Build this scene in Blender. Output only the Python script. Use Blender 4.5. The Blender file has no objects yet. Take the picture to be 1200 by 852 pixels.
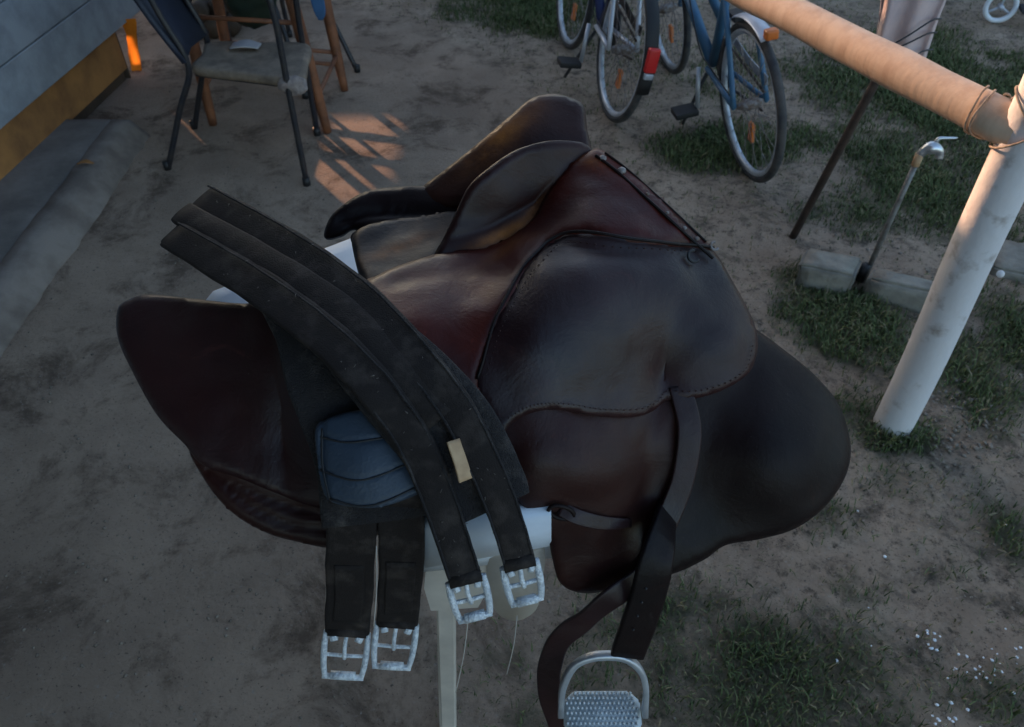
import bpy, bmesh, math, random
import numpy as np
from mathutils import Vector, Matrix, noise
from mathutils.geometry import delaunay_2d_cdt

random.seed(7); np.random.seed(7)
R = math.radians
scn = bpy.context.scene
C = scn.collection

# ---------------------------------------------------------------- camera
H, TH, F = 1.5, R(44), 924.0            # eye height, pitch down, focal length in photo pixels (1200 x 852)
cam_d = bpy.data.cameras.new('camera'); cam = bpy.data.objects.new('camera', cam_d); C.objects.link(cam)
cam.location = (0, 0, H); cam.rotation_euler = (R(90) - TH, 0, 0)
cam_d.sensor_width = 36; cam_d.lens = 36 * F / 1200; cam_d.clip_start = .02; cam_d.clip_end = 500
cam_d.dof.use_dof = True; cam_d.dof.focus_distance = .9; cam_d.dof.aperture_fstop = 11
scn.camera = cam
scn.render.resolution_x, scn.render.resolution_y = 1024, 727

# ---------------------------------------------------------------- light
SUN_EL = R(11); SUN_DIR = Vector((-.60, .80, 0)).normalized()
tosun = (SUN_DIR * math.cos(SUN_EL) + Vector((0, 0, math.sin(SUN_EL)))).normalized()
w = bpy.data.worlds.new('World'); scn.world = w; w.use_nodes = True
nt = w.node_tree; bg = nt.nodes['Background']
sky = nt.nodes.new('ShaderNodeTexSky'); sky.sky_type = 'NISHITA'; sky.sun_disc = False
sky.sun_elevation = SUN_EL; sky.sun_rotation = math.atan2(SUN_DIR.x, SUN_DIR.y)
sky.air_density = 1.0; sky.dust_density = 2.0; sky.ozone_density = 1.5
nt.links.new(sky.outputs[0], bg.inputs[0]); bg.inputs[1].default_value = .06
sd = bpy.data.lights.new('sun', 'SUN'); sd.energy = 1.0; sd.angle = R(.5); sd.color = (1, .56, .33)
sun = bpy.data.objects.new('sun', sd); C.objects.link(sun)
sun.rotation_euler = (-tosun).to_track_quat('-Z', 'Y').to_euler()
scn.view_settings.view_transform = 'Standard'; scn.view_settings.look = 'None'
scn.view_settings.exposure = 3.0; scn.view_settings.gamma = 1; scn.view_settings.use_curve_mapping = False

# ---------------------------------------------------------------- pixel -> place
cT, sT = math.cos(TH), math.sin(TH)
def ray(u, v):
    a = (u - 600) / F; b = -(v - 426) / F
    return Vector((a, b * sT + cT, b * cT - sT))
def U(u, v, z=0.):
    d = ray(u, v); return Vector((0, 0, H)) + d * ((z - H) / d.z)
def UY(u, v, y):
    d = ray(u, v); return Vector((0, 0, H)) + d * (y / d.y)

# ---------------------------------------------------------------- materials
def mat(name, col, rough=.6, col2=None, scale=8., metal=0., bump=0., bscale=60., spec=.5, rough2=None, detail=6., lo=.4, hi=.62, coat=0., tint=None):
    if tint: tint = (*tint, 1)
    m = bpy.data.materials.new(name); m.use_nodes = True; n = m.node_tree; p = n.nodes['Principled BSDF']
    p.inputs['Base Color'].default_value = (*col, 1); p.inputs['Roughness'].default_value = rough
    p.inputs['Metallic'].default_value = metal; p.inputs['Specular IOR Level'].default_value = spec
    if tint: p.inputs['Specular Tint'].default_value = tint
    p.inputs['Coat Weight'].default_value = coat; p.inputs['Coat Roughness'].default_value = .3
    tc = n.nodes.new('ShaderNodeTexCoord')
    if col2 or rough2:
        t = n.nodes.new('ShaderNodeTexNoise'); t.inputs['Scale'].default_value = scale; t.inputs['Detail'].default_value = detail
        t.inputs['Roughness'].default_value = .62
        n.links.new(tc.outputs['Object'], t.inputs['Vector'])
        r = n.nodes.new('ShaderNodeMapRange'); r.inputs[1].default_value = lo; r.inputs[2].default_value = hi
        n.links.new(t.outputs[0], r.inputs[0])
        if col2:
            x = n.nodes.new('ShaderNodeMix'); x.data_type = 'RGBA'
            x.inputs[6].default_value = (*col, 1); x.inputs[7].default_value = (*col2, 1)
            n.links.new(r.outputs[0], x.inputs[0]); n.links.new(x.outputs[2], p.inputs['Base Color'])
        if rough2:
            q = n.nodes.new('ShaderNodeMapRange'); q.inputs[3].default_value = rough; q.inputs[4].default_value = rough2
            n.links.new(r.outputs[0], q.inputs[0]); n.links.new(q.outputs[0], p.inputs['Roughness'])
    if bump:
        t = n.nodes.new('ShaderNodeTexNoise'); t.inputs['Scale'].default_value = bscale; t.inputs['Detail'].default_value = 8
        n.links.new(tc.outputs['Object'], t.inputs['Vector'])
        b = n.nodes.new('ShaderNodeBump'); b.inputs['Strength'].default_value = bump; b.inputs['Distance'].default_value = .004
        n.links.new(t.outputs[0], b.inputs['Height']); n.links.new(b.outputs[0], p.inputs['Normal'])
    return m
def leather(name, a, b, r0, r1, spec=.5):
    """old hide: two tones, rubbed patches, uneven gloss, pores, long creases and fine scratches"""
    m = bpy.data.materials.new(name); m.use_nodes = True; n = m.node_tree; L = n.links.new; p = n.nodes['Principled BSDF']
    p.inputs['Specular IOR Level'].default_value = spec
    tc = n.nodes.new('ShaderNodeTexCoord')
    def nz(scale, det=6, ro=.6, dist=0., sq=None):
        t = n.nodes.new('ShaderNodeTexNoise'); t.inputs['Scale'].default_value = scale; t.inputs['Detail'].default_value = det; t.inputs['Roughness'].default_value = ro; t.inputs['Distortion'].default_value = dist
        if sq:
            mp = n.nodes.new('ShaderNodeMapping'); mp.inputs['Scale'].default_value = sq; mp.inputs['Rotation'].default_value = (.4, .3, .8); L(tc.outputs['Object'], mp.inputs[0]); L(mp.outputs[0], t.inputs['Vector'])
        else: L(tc.outputs['Object'], t.inputs['Vector'])
        return t.outputs[0]
    def mr(x, lo, hi, c=0., d=1.):
        r = n.nodes.new('ShaderNodeMapRange'); r.inputs[1].default_value = lo; r.inputs[2].default_value = hi; r.inputs[3].default_value = c; r.inputs[4].default_value = d; L(x, r.inputs[0]); return r.outputs[0]
    def mix(f, c, d):
        x = n.nodes.new('ShaderNodeMix'); x.data_type = 'RGBA'; L(f, x.inputs[0])
        for k, q in ((6, c), (7, d)):
            if isinstance(q, tuple): x.inputs[k].default_value = (*q, 1)
            else: L(q, x.inputs[k])
        return x.outputs[2]
    c = mix(mr(nz(7), .38, .64), a, b)
    c = mix(mr(nz(16, 10, .75, 1.2), .60, .72, 0, .7), c, (b[0] * 2.2, b[1] * 2.0, b[2] * 1.7))       # rubbed
    c = mix(mr(nz(60, 3, .6, 0, (1, .25, .5)), .70, .76, 0, .25), c, (.06, .045, .038))                # scratches
    c = mix(mr(nz(420, 2), .72, .76, 0, .5), c, (.09, .08, .075))                                      # dust
    wa = n.nodes.new('ShaderNodeAttribute'); wa.attribute_name = 'wear_glow'; wm = n.nodes.new('ShaderNodeMath'); wm.operation = 'MULTIPLY'; L(wa.outputs['Fac'], wm.inputs[0]); L(mr(nz(18, 10, .75), .3, .6), wm.inputs[1])
    c = mix(wm.outputs[0], c, (.34, .115, .022))                                                       # worn tan, with warm sky glow painted in
    L(c, p.inputs['Base Color']); L(mr(nz(5.5, 8, .65, .6), .35, .66, r0, r1), p.inputs['Roughness'])
    b1 = n.nodes.new('ShaderNodeBump'); b1.inputs['Strength'].default_value = .10; b1.inputs['Distance'].default_value = .003; L(nz(330, 6), b1.inputs['Height'])
    b2 = n.nodes.new('ShaderNodeBump'); b2.inputs['Strength'].default_value = .22; b2.inputs['Distance'].default_value = .006; L(nz(26, 8, .62, .8), b2.inputs['Height']); L(b1.outputs[0], b2.inputs['Normal'])
    L(b2.outputs[0], p.inputs['Normal']); return m
M = {}
M['leather'] = leather('leather', (.015, .0056, .0066), (.030, .0098, .0100), .34, .54, .38)
M['leather_seat'] = leather('leather_seat', (.036, .0046, .0036), (.080, .0120, .0065), .34, .52, .25)
M['leather_brown'] = leather('leather_brown', (.017, .0044, .0040), (.036, .0095, .0066), .36, .56, .30)
M['leather_dark'] = leather('leather_dark', (.0060, .0032, .0036), (.012, .0048, .0046), .42, .62, .20)
M['strap'] = mat('strap', (.014, .0095, .0085), .78, (.062, .048, .041), 40, bump=.35, bscale=700, spec=.3, lo=.5, hi=.8, detail=10)
M['felt'] = mat('felt', (.016, .013, .014), .9, (.085, .072, .066), 38, bump=.8, bscale=600, lo=.52, hi=.78)
M['pad'] = mat('pad', (.020, .034, .055), .55, (.028, .043, .066), 14, bump=.2, bscale=300)
M['buckle'] = mat('buckle', (.56, .60, .65), .5, (.82, .85, .88), 170, metal=.25, bump=.8, bscale=380, lo=.42, hi=.58)
M['rust'] = mat('rust', (.14, .10, .08), .7, (.28, .26, .26), 60, metal=.4, bump=.4)
M['iron'] = mat('iron', (.55, .57, .60), .38, (.40, .42, .46), 25, metal=.6, bump=.1)
M['rubber'] = mat('rubber', (.56, .60, .62), .7, (.45, .49, .52), 30)
M['label'] = mat('label', (.50, .33, .19), .8, (.40, .25, .14), 60)
M['lint'] = mat('lint', (.14, .12, .105), .9)
M['thread'] = mat('thread', (.55, .5, .45), .8)
M['plastic'] = mat('plastic', (.70, .74, .80), .5, (.56, .60, .66), 6, bump=.05)
M['plastic_cream'] = mat('plastic_cream', (.56, .50, .43), .55, (.44, .39, .34), 9, bump=.06)
M['siding'] = mat('siding', (.30, .32, .35), .7, (.22, .235, .26), 9, bump=.35, bscale=40, detail=12)
M['base_wood'] = mat('base_wood', (.36, .165, .05), .7, (.19, .085, .03), 4, bump=.3, bscale=40)
M['concrete'] = mat('concrete', (.24, .225, .21), .9, (.15, .14, .13), 5, bump=.7, bscale=45)
M['concrete_dark'] = mat('concrete_dark', (.19, .165, .148), .9, (.11, .095, .085), 4, bump=.7, bscale=45)
M['kerb'] = mat('kerb', (.215, .18, .155), .95, (.125, .10, .085), 6, bump=1., bscale=35)
M['block'] = mat('block', (.26, .24, .20), .95, (.15, .135, .115), 9, bump=.9, bscale=60)
M['tube'] = mat('tube', (.012, .014, .022), .45, (.03, .025, .025), 40)
M['backrest'] = mat('backrest', (.016, .021, .040), .6, (.024, .03, .05), 12)
M['seat_cloth'] = mat('seat_cloth', (.25, .19, .14), .85, (.14, .105, .08), 14, bump=.4, bscale=120)
M['foam'] = mat('foam', (.30, .25, .23), .95, (.2, .16, .15), 40, bump=.8, bscale=120)
M['paper'] = mat('paper', (.36, .34, .35), .8)
M['wood_red'] = mat('wood_red', (.24, .09, .04), .55, (.13, .05, .025), 12, bump=.2)
M['wood_plank'] = mat('wood_plank', (.62, .30, .06), .7, (.5, .22, .05), 9, bump=.2)
M['wood_dark'] = mat('wood_dark', (.07, .045, .03), .8, (.04, .028, .02), 7, bump=.4)
M['bag'] = mat('bag', (.008, .020, .012), .6, (.014, .03, .018), 12)
M['rag'] = mat('rag', (.03, .09, .20), .8)
M['post'] = mat('post', (.60, .58, .59), .65, (.30, .255, .23), 16, bump=.6, bscale=34, lo=.56, hi=.74, detail=12)
M['log'] = mat('log', (.52, .39, .29), .75, (.42, .29, .205), 6, bump=.22, bscale=22, detail=8, lo=.42, hi=.7)
M['rope'] = mat('rope', (.34, .27, .21), .9, (.2, .16, .12), 80, bump=.6)
M['rod'] = mat('rod', (.035, .024, .020), .7, (.07, .045, .035), 30)
M['cloth'] = mat('cloth', (.55, .42, .40), .9, (.44, .36, .37), 9, bump=.3, bscale=90)
M['wire'] = mat('wire', (.03, .03, .035), .6)
M['pipe'] = mat('pipe', (.22, .22, .21), .6, (.12, .10, .09), 30, metal=.5, bump=.3)
M['chrome'] = mat('chrome', (.55, .57, .6), .3, metal=.85)
M['tyre'] = mat('tyre', (.024, .026, .032), .8, (.07, .065, .062), 16)
M['rim'] = mat('rim', (.52, .57, .64), .4, (.33, .36, .42), 20, metal=.4)
M['blue'] = mat('blue', (.035, .115, .22), .45, (.055, .13, .21), 18)
M['navy'] = mat('navy', (.022, .035, .13), .45, (.04, .05, .12), 20)
M['silver'] = mat('silver', (.50, .52, .58), .4, metal=.4)
M['red'] = mat('red', (.55, .02, .02), .35)
M['amber'] = mat('amber', (.60, .16, .03), .4)
M['black'] = mat('black', (.012, .012, .014), .6)
M['petal'] = mat('petal', (.75, .76, .8), .8)
M['leaf'] = mat('leaf', (.25, .11, .03), .8)
M['stone'] = mat('stone', (.22, .18, .145), .9, (.12, .095, .075), 30)
M['sunshade'] = mat('sunshade', (.16, .12, .09), .85, (.10, .075, .055), 8, bump=.4)

# ---------------------------------------------------------------- object helpers
def link(name, me, material, parent=None, smooth=True):
    o = bpy.data.objects.new(name, me); C.objects.link(o)
    if material is not None and not me.materials: me.materials.append(M[material] if isinstance(material, str) else material)
    if smooth: me.shade_smooth()
    if parent is not None:
        o.parent = parent; o.matrix_parent_inverse = Matrix.Identity(4)
    return o
def tag(o, label=None, cat=None, group=None, kind=None):
    if label: o['label'] = label
    if cat: o['category'] = cat
    if group: o['group'] = group
    if kind: o['kind'] = kind
    return o
def thing(name, loc, label, cat, group=None, rot=(0, 0, 0)):
    o = bpy.data.objects.new(name, None); C.objects.link(o); o.location = loc; o.rotation_euler = rot
    o.empty_display_size = .05
    return tag(o, label, cat, group)
def bmobj(name, bm, material, parent=None, smooth=True, origin=None):
    """bm in world coordinates unless parent/origin given; shifted so that it sits right under its parent"""
    if origin is not None: bmesh.ops.translate(bm, vec=-Vector(origin), verts=bm.verts)
    bmesh.ops.recalc_face_normals(bm, faces=bm.faces)
    me = bpy.data.meshes.new(name); bm.to_mesh(me); bm.free()
    return link(name, me, material, parent, smooth)
def crom(pts, n, closed=False):
    P = [np.array(p, float) for p in pts]; out = []; k = len(P)
    segs = k if closed else k - 1
    for i in range(segs):
        if closed: a, b, c, d = P[(i - 1) % k], P[i], P[(i + 1) % k], P[(i + 2) % k]
        else:
            b, c = P[i], P[i + 1]; a = P[i - 1] if i > 0 else 2 * b - c; d = P[i + 2] if i + 2 < k else 2 * c - b
        for j in range(n):
            t = j / n
            out.append(.5 * ((2 * b) + (c - a) * t + (2 * a - 5 * b + 4 * c - d) * t * t + (3 * b - a - 3 * c + d) * t ** 3))
    if not closed: out.append(P[-1])
    return out
def tube(bm, pts, r, seg=8, n=0, cap=True):
    """round tube along points; r a number or list"""
    if n: 
        rs = r if hasattr(r, '__len__') else [r] * len(pts)
        q = crom([(*p, rr) for p, rr in zip(pts, rs)], n); pts = [Vector(a[:3]) for a in q]; r = [a[3] for a in q]
    pts = [Vector(p) for p in pts]; rs = r if hasattr(r, '__len__') else [r] * len(pts)
    rings = []; prev = None
    for i, p in enumerate(pts):
        t = (pts[min(i + 1, len(pts) - 1)] - pts[max(i - 1, 0)]).normalized()
        if prev is None: a = t.orthogonal().normalized()
        else: a = (prev - t * prev.dot(t)).normalized()
        prev = a; b = t.cross(a)
        rings.append([bm.verts.new(p + (a * math.cos(2 * math.pi * k / seg) + b * math.sin(2 * math.pi * k / seg)) * rs[i]) for k in range(seg)])
    for i in range(len(rings) - 1):
        for k in range(seg): bm.faces.new((rings[i][k], rings[i][(k + 1) % seg], rings[i + 1][(k + 1) % seg], rings[i + 1][k]))
    if cap: bm.faces.new(rings[0][::-1]); bm.faces.new(rings[-1])
def box(bm, c, s, bev=.0, rot=None):
    vs = bmesh.ops.create_cube(bm, size=1)['verts']
    mt = Matrix.Translation(Vector(c)) @ (rot.to_4x4() if rot is not None else Matrix.Identity(4)) @ Matrix.Diagonal((*s, 1))
    bmesh.ops.transform(bm, matrix=mt, verts=vs)
    if bev:
        es = list({e for v in vs for e in v.link_edges})
        bmesh.ops.bevel(bm, geom=es, offset=bev, segments=2, affect='EDGES', profile=.6)
def ribbon(bm, pts, width, thick, normals, n=8, crown=.0, sag=None):
    """strap: pts, width and normal per control point, rounded cross-section"""
    k = len(pts); wd = width if hasattr(width, '__len__') else [width] * k
    nm = normals if isinstance(normals, list) else [normals] * k
    q = crom([(*p, ww, *nn) for p, ww, nn in zip(pts, wd, nm)], n)
    P = [Vector(a[:3]) for a in q]; rings = []
    prof = [(-.5, 0), (-.485, .42), (-.42, .5), (-.2, .5), (0, .5), (.2, .5), (.42, .5), (.485, .42), (.5, 0), (.485, -.42), (.42, -.5), (0, -.5), (-.42, -.5), (-.485, -.42)]
    for i, p in enumerate(P):
        t = (P[min(i + 1, len(P) - 1)] - P[max(i - 1, 0)]).normalized()
        nn = Vector(q[i][4:7]).normalized(); lat = t.cross(nn).normalized(); nn = lat.cross(t)
        wv = q[i][3] * (1 + .03 * noise.noise(p * 30)); nn = (nn + lat * .10 * noise.noise(p * 9)).normalized(); lat = t.cross(nn).normalized(); p = p + lat * .0012 * noise.noise(p * 25)
        rings.append([bm.verts.new(p + lat * (a * wv) + nn * (b * thick + crown * (1 - 4 * a * a) + .0012 * noise.noise(p * 40 + lat * a))) for a, b in prof])
    L = len(prof)
    for i in range(len(rings) - 1):
        for j in range(L): bm.faces.new((rings[i][j], rings[i][(j + 1) % L], rings[i + 1][(j + 1) % L], rings[i + 1][j]))
    bm.faces.new(rings[0][::-1]); bm.faces.new(rings[-1])
    return P
# thin-plate spline of height over the picture
class Field:
    def __init__(s, pts, lam=.0):
        A = np.array(pts, float); s.X = A[:, :2] / 100; z = A[:, 2]; n = len(A)
        K = s.k(s.X, s.X) + lam * np.eye(n); Pm = np.hstack([np.ones((n, 1)), s.X])
        L = np.zeros((n + 3, n + 3)); L[:n, :n] = K; L[:n, n:] = Pm; L[n:, :n] = Pm.T
        s.w = np.linalg.solve(L, np.concatenate([z, np.zeros(3)]))
    @staticmethod
    def k(a, b):
        d2 = ((a[:, None, :] - b[None, :, :]) ** 2).sum(2); return np.where(d2 > 1e-12, .5 * d2 * np.log(np.maximum(d2, 1e-12)), 0)
    def __call__(s, q):
        q = np.atleast_2d(np.array(q, float)) / 100
        return s.k(q, s.X) @ s.w[:-3] + np.hstack([np.ones((len(q), 1)), q]) @ s.w[-3:]
def Fp(field, u, v, off=0.):
    """point `off` above the leather surface, along its normal"""
    zz = field([(u, v), (u + 3, v), (u, v + 3)]); a, b, c = U(u, v, zz[0]), U(u + 3, v, zz[1]), U(u, v + 3, zz[2])
    m = (b - a).cross(c - a).normalized()
    if m.dot(Vector((0, 0, H)) - a) < 0: m = -m
    return a + m * off
def sheet(name, outline, field, material, parent, off=0., thick=.006, puff=.004, pw=14., step=8., wr=.0015, n=8, back=.0, extra=None, wear_glow=None):
    """a sheet of leather: outline over the surface `field`, with its own thickness, rounded edge and slight wrinkles"""
    ol = [tuple(a) for a in crom(outline, n, True)]
    B = np.array(ol); lo, hi = B.min(0), B.max(0)
    gx, gy = np.meshgrid(np.arange(lo[0], hi[0], step), np.arange(lo[1], hi[1], step)); G = np.stack([gx.ravel(), gy.ravel()], 1)
    d = np.sqrt(((G[:, None, :] - B[None]) ** 2).sum(2)).min(1); G = G[d > step * .55]
    ring = [Vector(p) for p in ol]; nb = len(ring)
    vs, es, fs, ov, _, _ = delaunay_2d_cdt(ring + [Vector(g) for g in G], [(i, (i + 1) % nb) for i in range(nb)], [], 1, 1e-4)
    V2 = np.array([tuple(v) for v in vs]); z = field(V2)
    d = np.sqrt(((V2[:, None, :] - B[None]) ** 2).sum(2)).min(1)
    P = np.array([tuple(U(a, b, c)) for (a, b), c in zip(V2, z)])
    N = np.zeros_like(P)
    for f in fs:
        a, b, c = P[f[0]], P[f[1]], P[f[2]]; m = np.cross(b - a, c - a)
        if np.dot(m, np.array((0, 0, H)) - a) < 0: m = -m
        for i in f: N[i] += m
    N /= np.maximum(np.linalg.norm(N, axis=1, keepdims=True), 1e-12)
    e = np.clip(d / pw, 0, 1); round_ = np.sqrt(np.clip(1 - (1 - e) ** 2, 0, 1))
    wv = np.array([noise.noise(Vector(p) * 14) + .5 * noise.noise(Vector(p) * 34) for p in P]) * wr
    top = P + N * (off + puff * round_ + wv * e)[:, None]
    if extra is not None: top = top + N * extra(V2)[:, None]
    bot = P + N * (off - thick - back * round_)[:, None]
    T = np.vstack([top, bot]); k = len(P)
    faces = []
    cnt = {}
    for f in fs:
        a, b, c = top[f[0]], top[f[1]], top[f[2]]
        f = list(f)
        if np.dot(np.cross(b - a, c - a), np.array((0, 0, H)) - a) < 0: f = f[::-1]
        faces.append(tuple(f)); faces.append(tuple(i + k for i in f[::-1]))
        for i in range(3):
            x = (f[i], f[(i + 1) % 3]); cnt[x] = 1
    for (a, b) in list(cnt):
        if (b, a) not in cnt: faces.append((b, a, a + k, b + k))
    org = np.array(parent.location) if parent is not None else np.zeros(3)
    me = bpy.data.meshes.new(name); me.from_pydata((T - org).tolist(), [], faces); me.update()
    if wear_glow:
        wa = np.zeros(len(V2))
        for u, v, ru, rv, rot, am in wear_glow:
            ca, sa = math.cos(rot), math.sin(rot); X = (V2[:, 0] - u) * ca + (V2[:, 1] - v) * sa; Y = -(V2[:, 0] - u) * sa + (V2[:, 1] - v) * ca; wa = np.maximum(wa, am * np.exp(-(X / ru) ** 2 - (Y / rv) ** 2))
        at = me.attributes.new('wear_glow', 'FLOAT', 'POINT'); at.data.foreach_set('value', np.concatenate([wa, wa]))
    return link(name, me, material, parent)

# ================================================================ SETTING
# ground cover: where grass grows (photo pixels of the ground: u, v, ru, rv, amount)
GR = [(1000, 385, 75, 55, 1.), (1010, 470, 60, 40, .8), (960, 340, 50, 30, .7), (1120, 430, 60, 60, .8), (1180, 370, 50, 60, .9), (1010, 255, 70, 28, .7),
      (900, 165, 90, 22, .85), (830, 175, 60, 25, .9), (960, 190, 60, 25, .5), (1090, 200, 110, 70, .75), (1100, 100, 140, 60, 1.), (1010, 130, 60, 35, .8), (1180, 130, 90, 60, .9), (1180, 190, 60, 40, .8),
      (930, 810, 190, 90, .72), (850, 790, 110, 80, .5), (1010, 780, 110, 60, .5), (700, 800, 170, 90, .5), (770, 720, 120, 60, .5), (1045, 506, 45, 24, 1.), (1180, 820, 60, 40, .75), (1190, 630, 30, 40, .6), (1150, 590, 40, 30, .35), (960, 600, 45, 30, .5),
      (1000, 560, 60, 35, .4), (1100, 660, 70, 30, .3), (630, 15, 90, 22, .9), (580, 8, 60, 16, .8), (850, 85, 60, 30, .5), (740, 60, 60, 30, .35), (1050, 560, 60, 30, .4), (1010, 690, 60, 30, .3), (870, 700, 60, 25, .35)]
GW = []
for u, v, ru, rv, am in GR:
    c = U(u, v); x1 = U(u + ru, v); y1 = U(u, v - rv) if v - rv > -200 else U(u, -200); GW.append((c.x, c.y, abs(x1.x - c.x), abs(y1.y - c.y), am))
def grass_at(x, y):
    d = 0.
    for cx, cy, rx, ry, am in GW:
        q = ((x - cx) / rx) ** 2 + ((y - cy) / ry) ** 2
        if q < 2.2: d = max(d, am * max(0., 1 - q / 2.2))
    if y > 4.4: d = max(d, .7 * min(1, (y - 4.4)))
    nz = noise.noise(Vector((x * 3.1, y * 3.1, 0))) * .55 + noise.noise(Vector((x * 9, y * 9, 4))) * .35
    return max(0., min(1., d * (1 + nz) - .12 + .25 * nz * (d > .05)))
def patio_edge(y):   # right border of the concrete, as the photo shows it
    pts = [(-3, .25), (0, .12), (.6, .02), (1.5, .18), (2.6, .15), (3.1, .06), (3.55, -.16), (3.85, -.42), (4.1, -.72), (4.4, -1.2), (6, -1.6)]
    for (a, b), (c, d) in zip(pts, pts[1:]):
        if a <= y <= c: return b + (d - b) * (y - a) / (c - a)
    return -1.6
def axis(lo, hi, step, far):
    a = list(np.arange(lo, hi + step / 2, step)); s = step
    while a[-1] < far: s *= 1.5; a.append(a[-1] + s)
    s = step; b = []; x = lo
    while x > -far: s *= 1.5; x -= s; b.append(x)
    return b[::-1] + a
def build_ground():
    xs = axis(-2.0, 3.2, .03, 90); ys = axis(-.2, 4.8, .03, 90)
    verts = []; g = []; dr = []
    for y in ys:
        for x in xs:
            near = -2.1 < x < 3.4 and -.4 < y < 5
            ga = grass_at(x, y) if near else .5
            edge = x - patio_edge(y) + .10 * noise.noise(Vector((x * 4, y * 4, 9))) + .05 * noise.noise(Vector((x * 15, y * 15, 2)))
            soft = max(0, min(1, edge / .16 + .3))
            soft = max(soft, .85 * max(0, min(1, (y - 4.05) * 3))) if y > 4 and x > -1.3 else soft
            nz = noise.noise(Vector((x * 5, y * 5, 1))) * .010 + noise.noise(Vector((x * 13, y * 13, 5))) * .007
            z = (nz * (.25 + .75 * soft) - .004 * soft) if near else 0
            verts.append((x, y, z)); g.append(ga); dr.append(soft)
    nx = len(xs)
    faces = [(j * nx + i, j * nx + i + 1, (j + 1) * nx + i + 1, (j + 1) * nx + i) for j in range(len(ys) - 1) for i in range(nx - 1)]
    me = bpy.data.meshes.new('ground'); me.from_pydata(verts, [], faces)
    for nme, arr in (('grass', g), ('dirt', dr)):
        at = me.attributes.new(nme, 'FLOAT', 'POINT'); at.data.foreach_set('value', arr)
    m = bpy.data.materials.new('ground'); m.use_nodes = True; n = m.node_tree; L = n.links.new; p = n.nodes['Principled BSDF']
    p.inputs['Roughness'].default_value = .92; p.inputs['Specular IOR Level'].default_value = .25
    tc = n.nodes.new('ShaderNodeTexCoord')
    def nz(scale, det=8, ro=.65, dist=0.):
        t = n.nodes.new('ShaderNodeTexNoise'); t.inputs['Scale'].default_value = scale; t.inputs['Detail'].default_value = det; t.inputs['Roughness'].default_value = ro
        t.inputs['Distortion'].default_value = dist
        L(tc.outputs['Object'], t.inputs['Vector']); return t.outputs[0]
    def mr(a, lo, hi):
        r = n.nodes.new('ShaderNodeMapRange'); r.inputs[1].default_value = lo; r.inputs[2].default_value = hi; L(a, r.inputs[0]); return r.outputs[0]
    def mix(f, a, b):
        x = n.nodes.new('ShaderNodeMix'); x.data_type = 'RGBA'
        L(f, x.inputs[0])
        for s, q in ((6, a), (7, b)):
            if isinstance(q, tuple): x.inputs[s].default_value = (*q, 1)
            else: L(q, x.inputs[s])
        return x.outputs[2]
    def mul(a, b):
        x = n.nodes.new('ShaderNodeMath'); x.operation = 'MULTIPLY'; L(a, x.inputs[0])
        if isinstance(b, float): x.inputs[1].default_value = b
        else: L(b, x.inputs[1])
        return x.outputs[0]
    ag = n.nodes.new('ShaderNodeAttribute'); ag.attribute_name = 'grass'
    ad = n.nodes.new('ShaderNodeAttribute'); ad.attribute_name = 'dirt'
    conc = mix(mr(nz(2.2), .38, .62), (.49, .365, .275), (.34, .25, .188))
    conc = mix(mr(nz(4.2, 12, .75, .4), .50, .62), conc, (.17, .12, .088))
    conc = mix(mr(nz(90, 4), .60, .74), conc, (.42, .36, .31)); conc = mix(mr(nz(140, 3), .60, .70), conc, (.13, .10, .08))
    dirt = mix(mr(nz(3.1, 8, .7), .36, .64), (.54, .41, .31), (.36, .26, .19))
    dirt = mix(mr(nz(9, 10, .75, .3), .5, .66), dirt, (.105, .082, .064)); dirt = mix(mr(nz(34, 8, .75), .53, .66), dirt, (.075, .06, .046))
    dirt = mix(mr(nz(110, 4), .60, .72), dirt, (.50, .42, .35)); dirt = mix(mr(nz(160, 3), .60, .70), dirt, (.10, .078, .06))
    base = mix(ad.outputs['Fac'], conc, dirt)
    gm_ = n.nodes.new('ShaderNodeMath'); gm_.operation = 'ADD'; gm_.use_clamp = True; L(ag.outputs['Fac'], gm_.inputs[0]); L(mul(mr(nz(13, 8, .7), .35, .7), .5), gm_.inputs[1])
    base = mix(mul(mr(gm_.outputs[0], .38, .85), .8), base, (.075, .078, .042))
    L(base, p.inputs['Base Color'])
    b = n.nodes.new('ShaderNodeBump'); b.inputs['Strength'].default_value = 1.; b.inputs['Distance'].default_value = .022; L(nz(55, 12, .8), b.inputs['Height'])
    L(b.outputs[0], p.inputs['Normal'])
    o = link('ground', me, m); tag(o, kind='structure')
build_ground()

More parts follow.
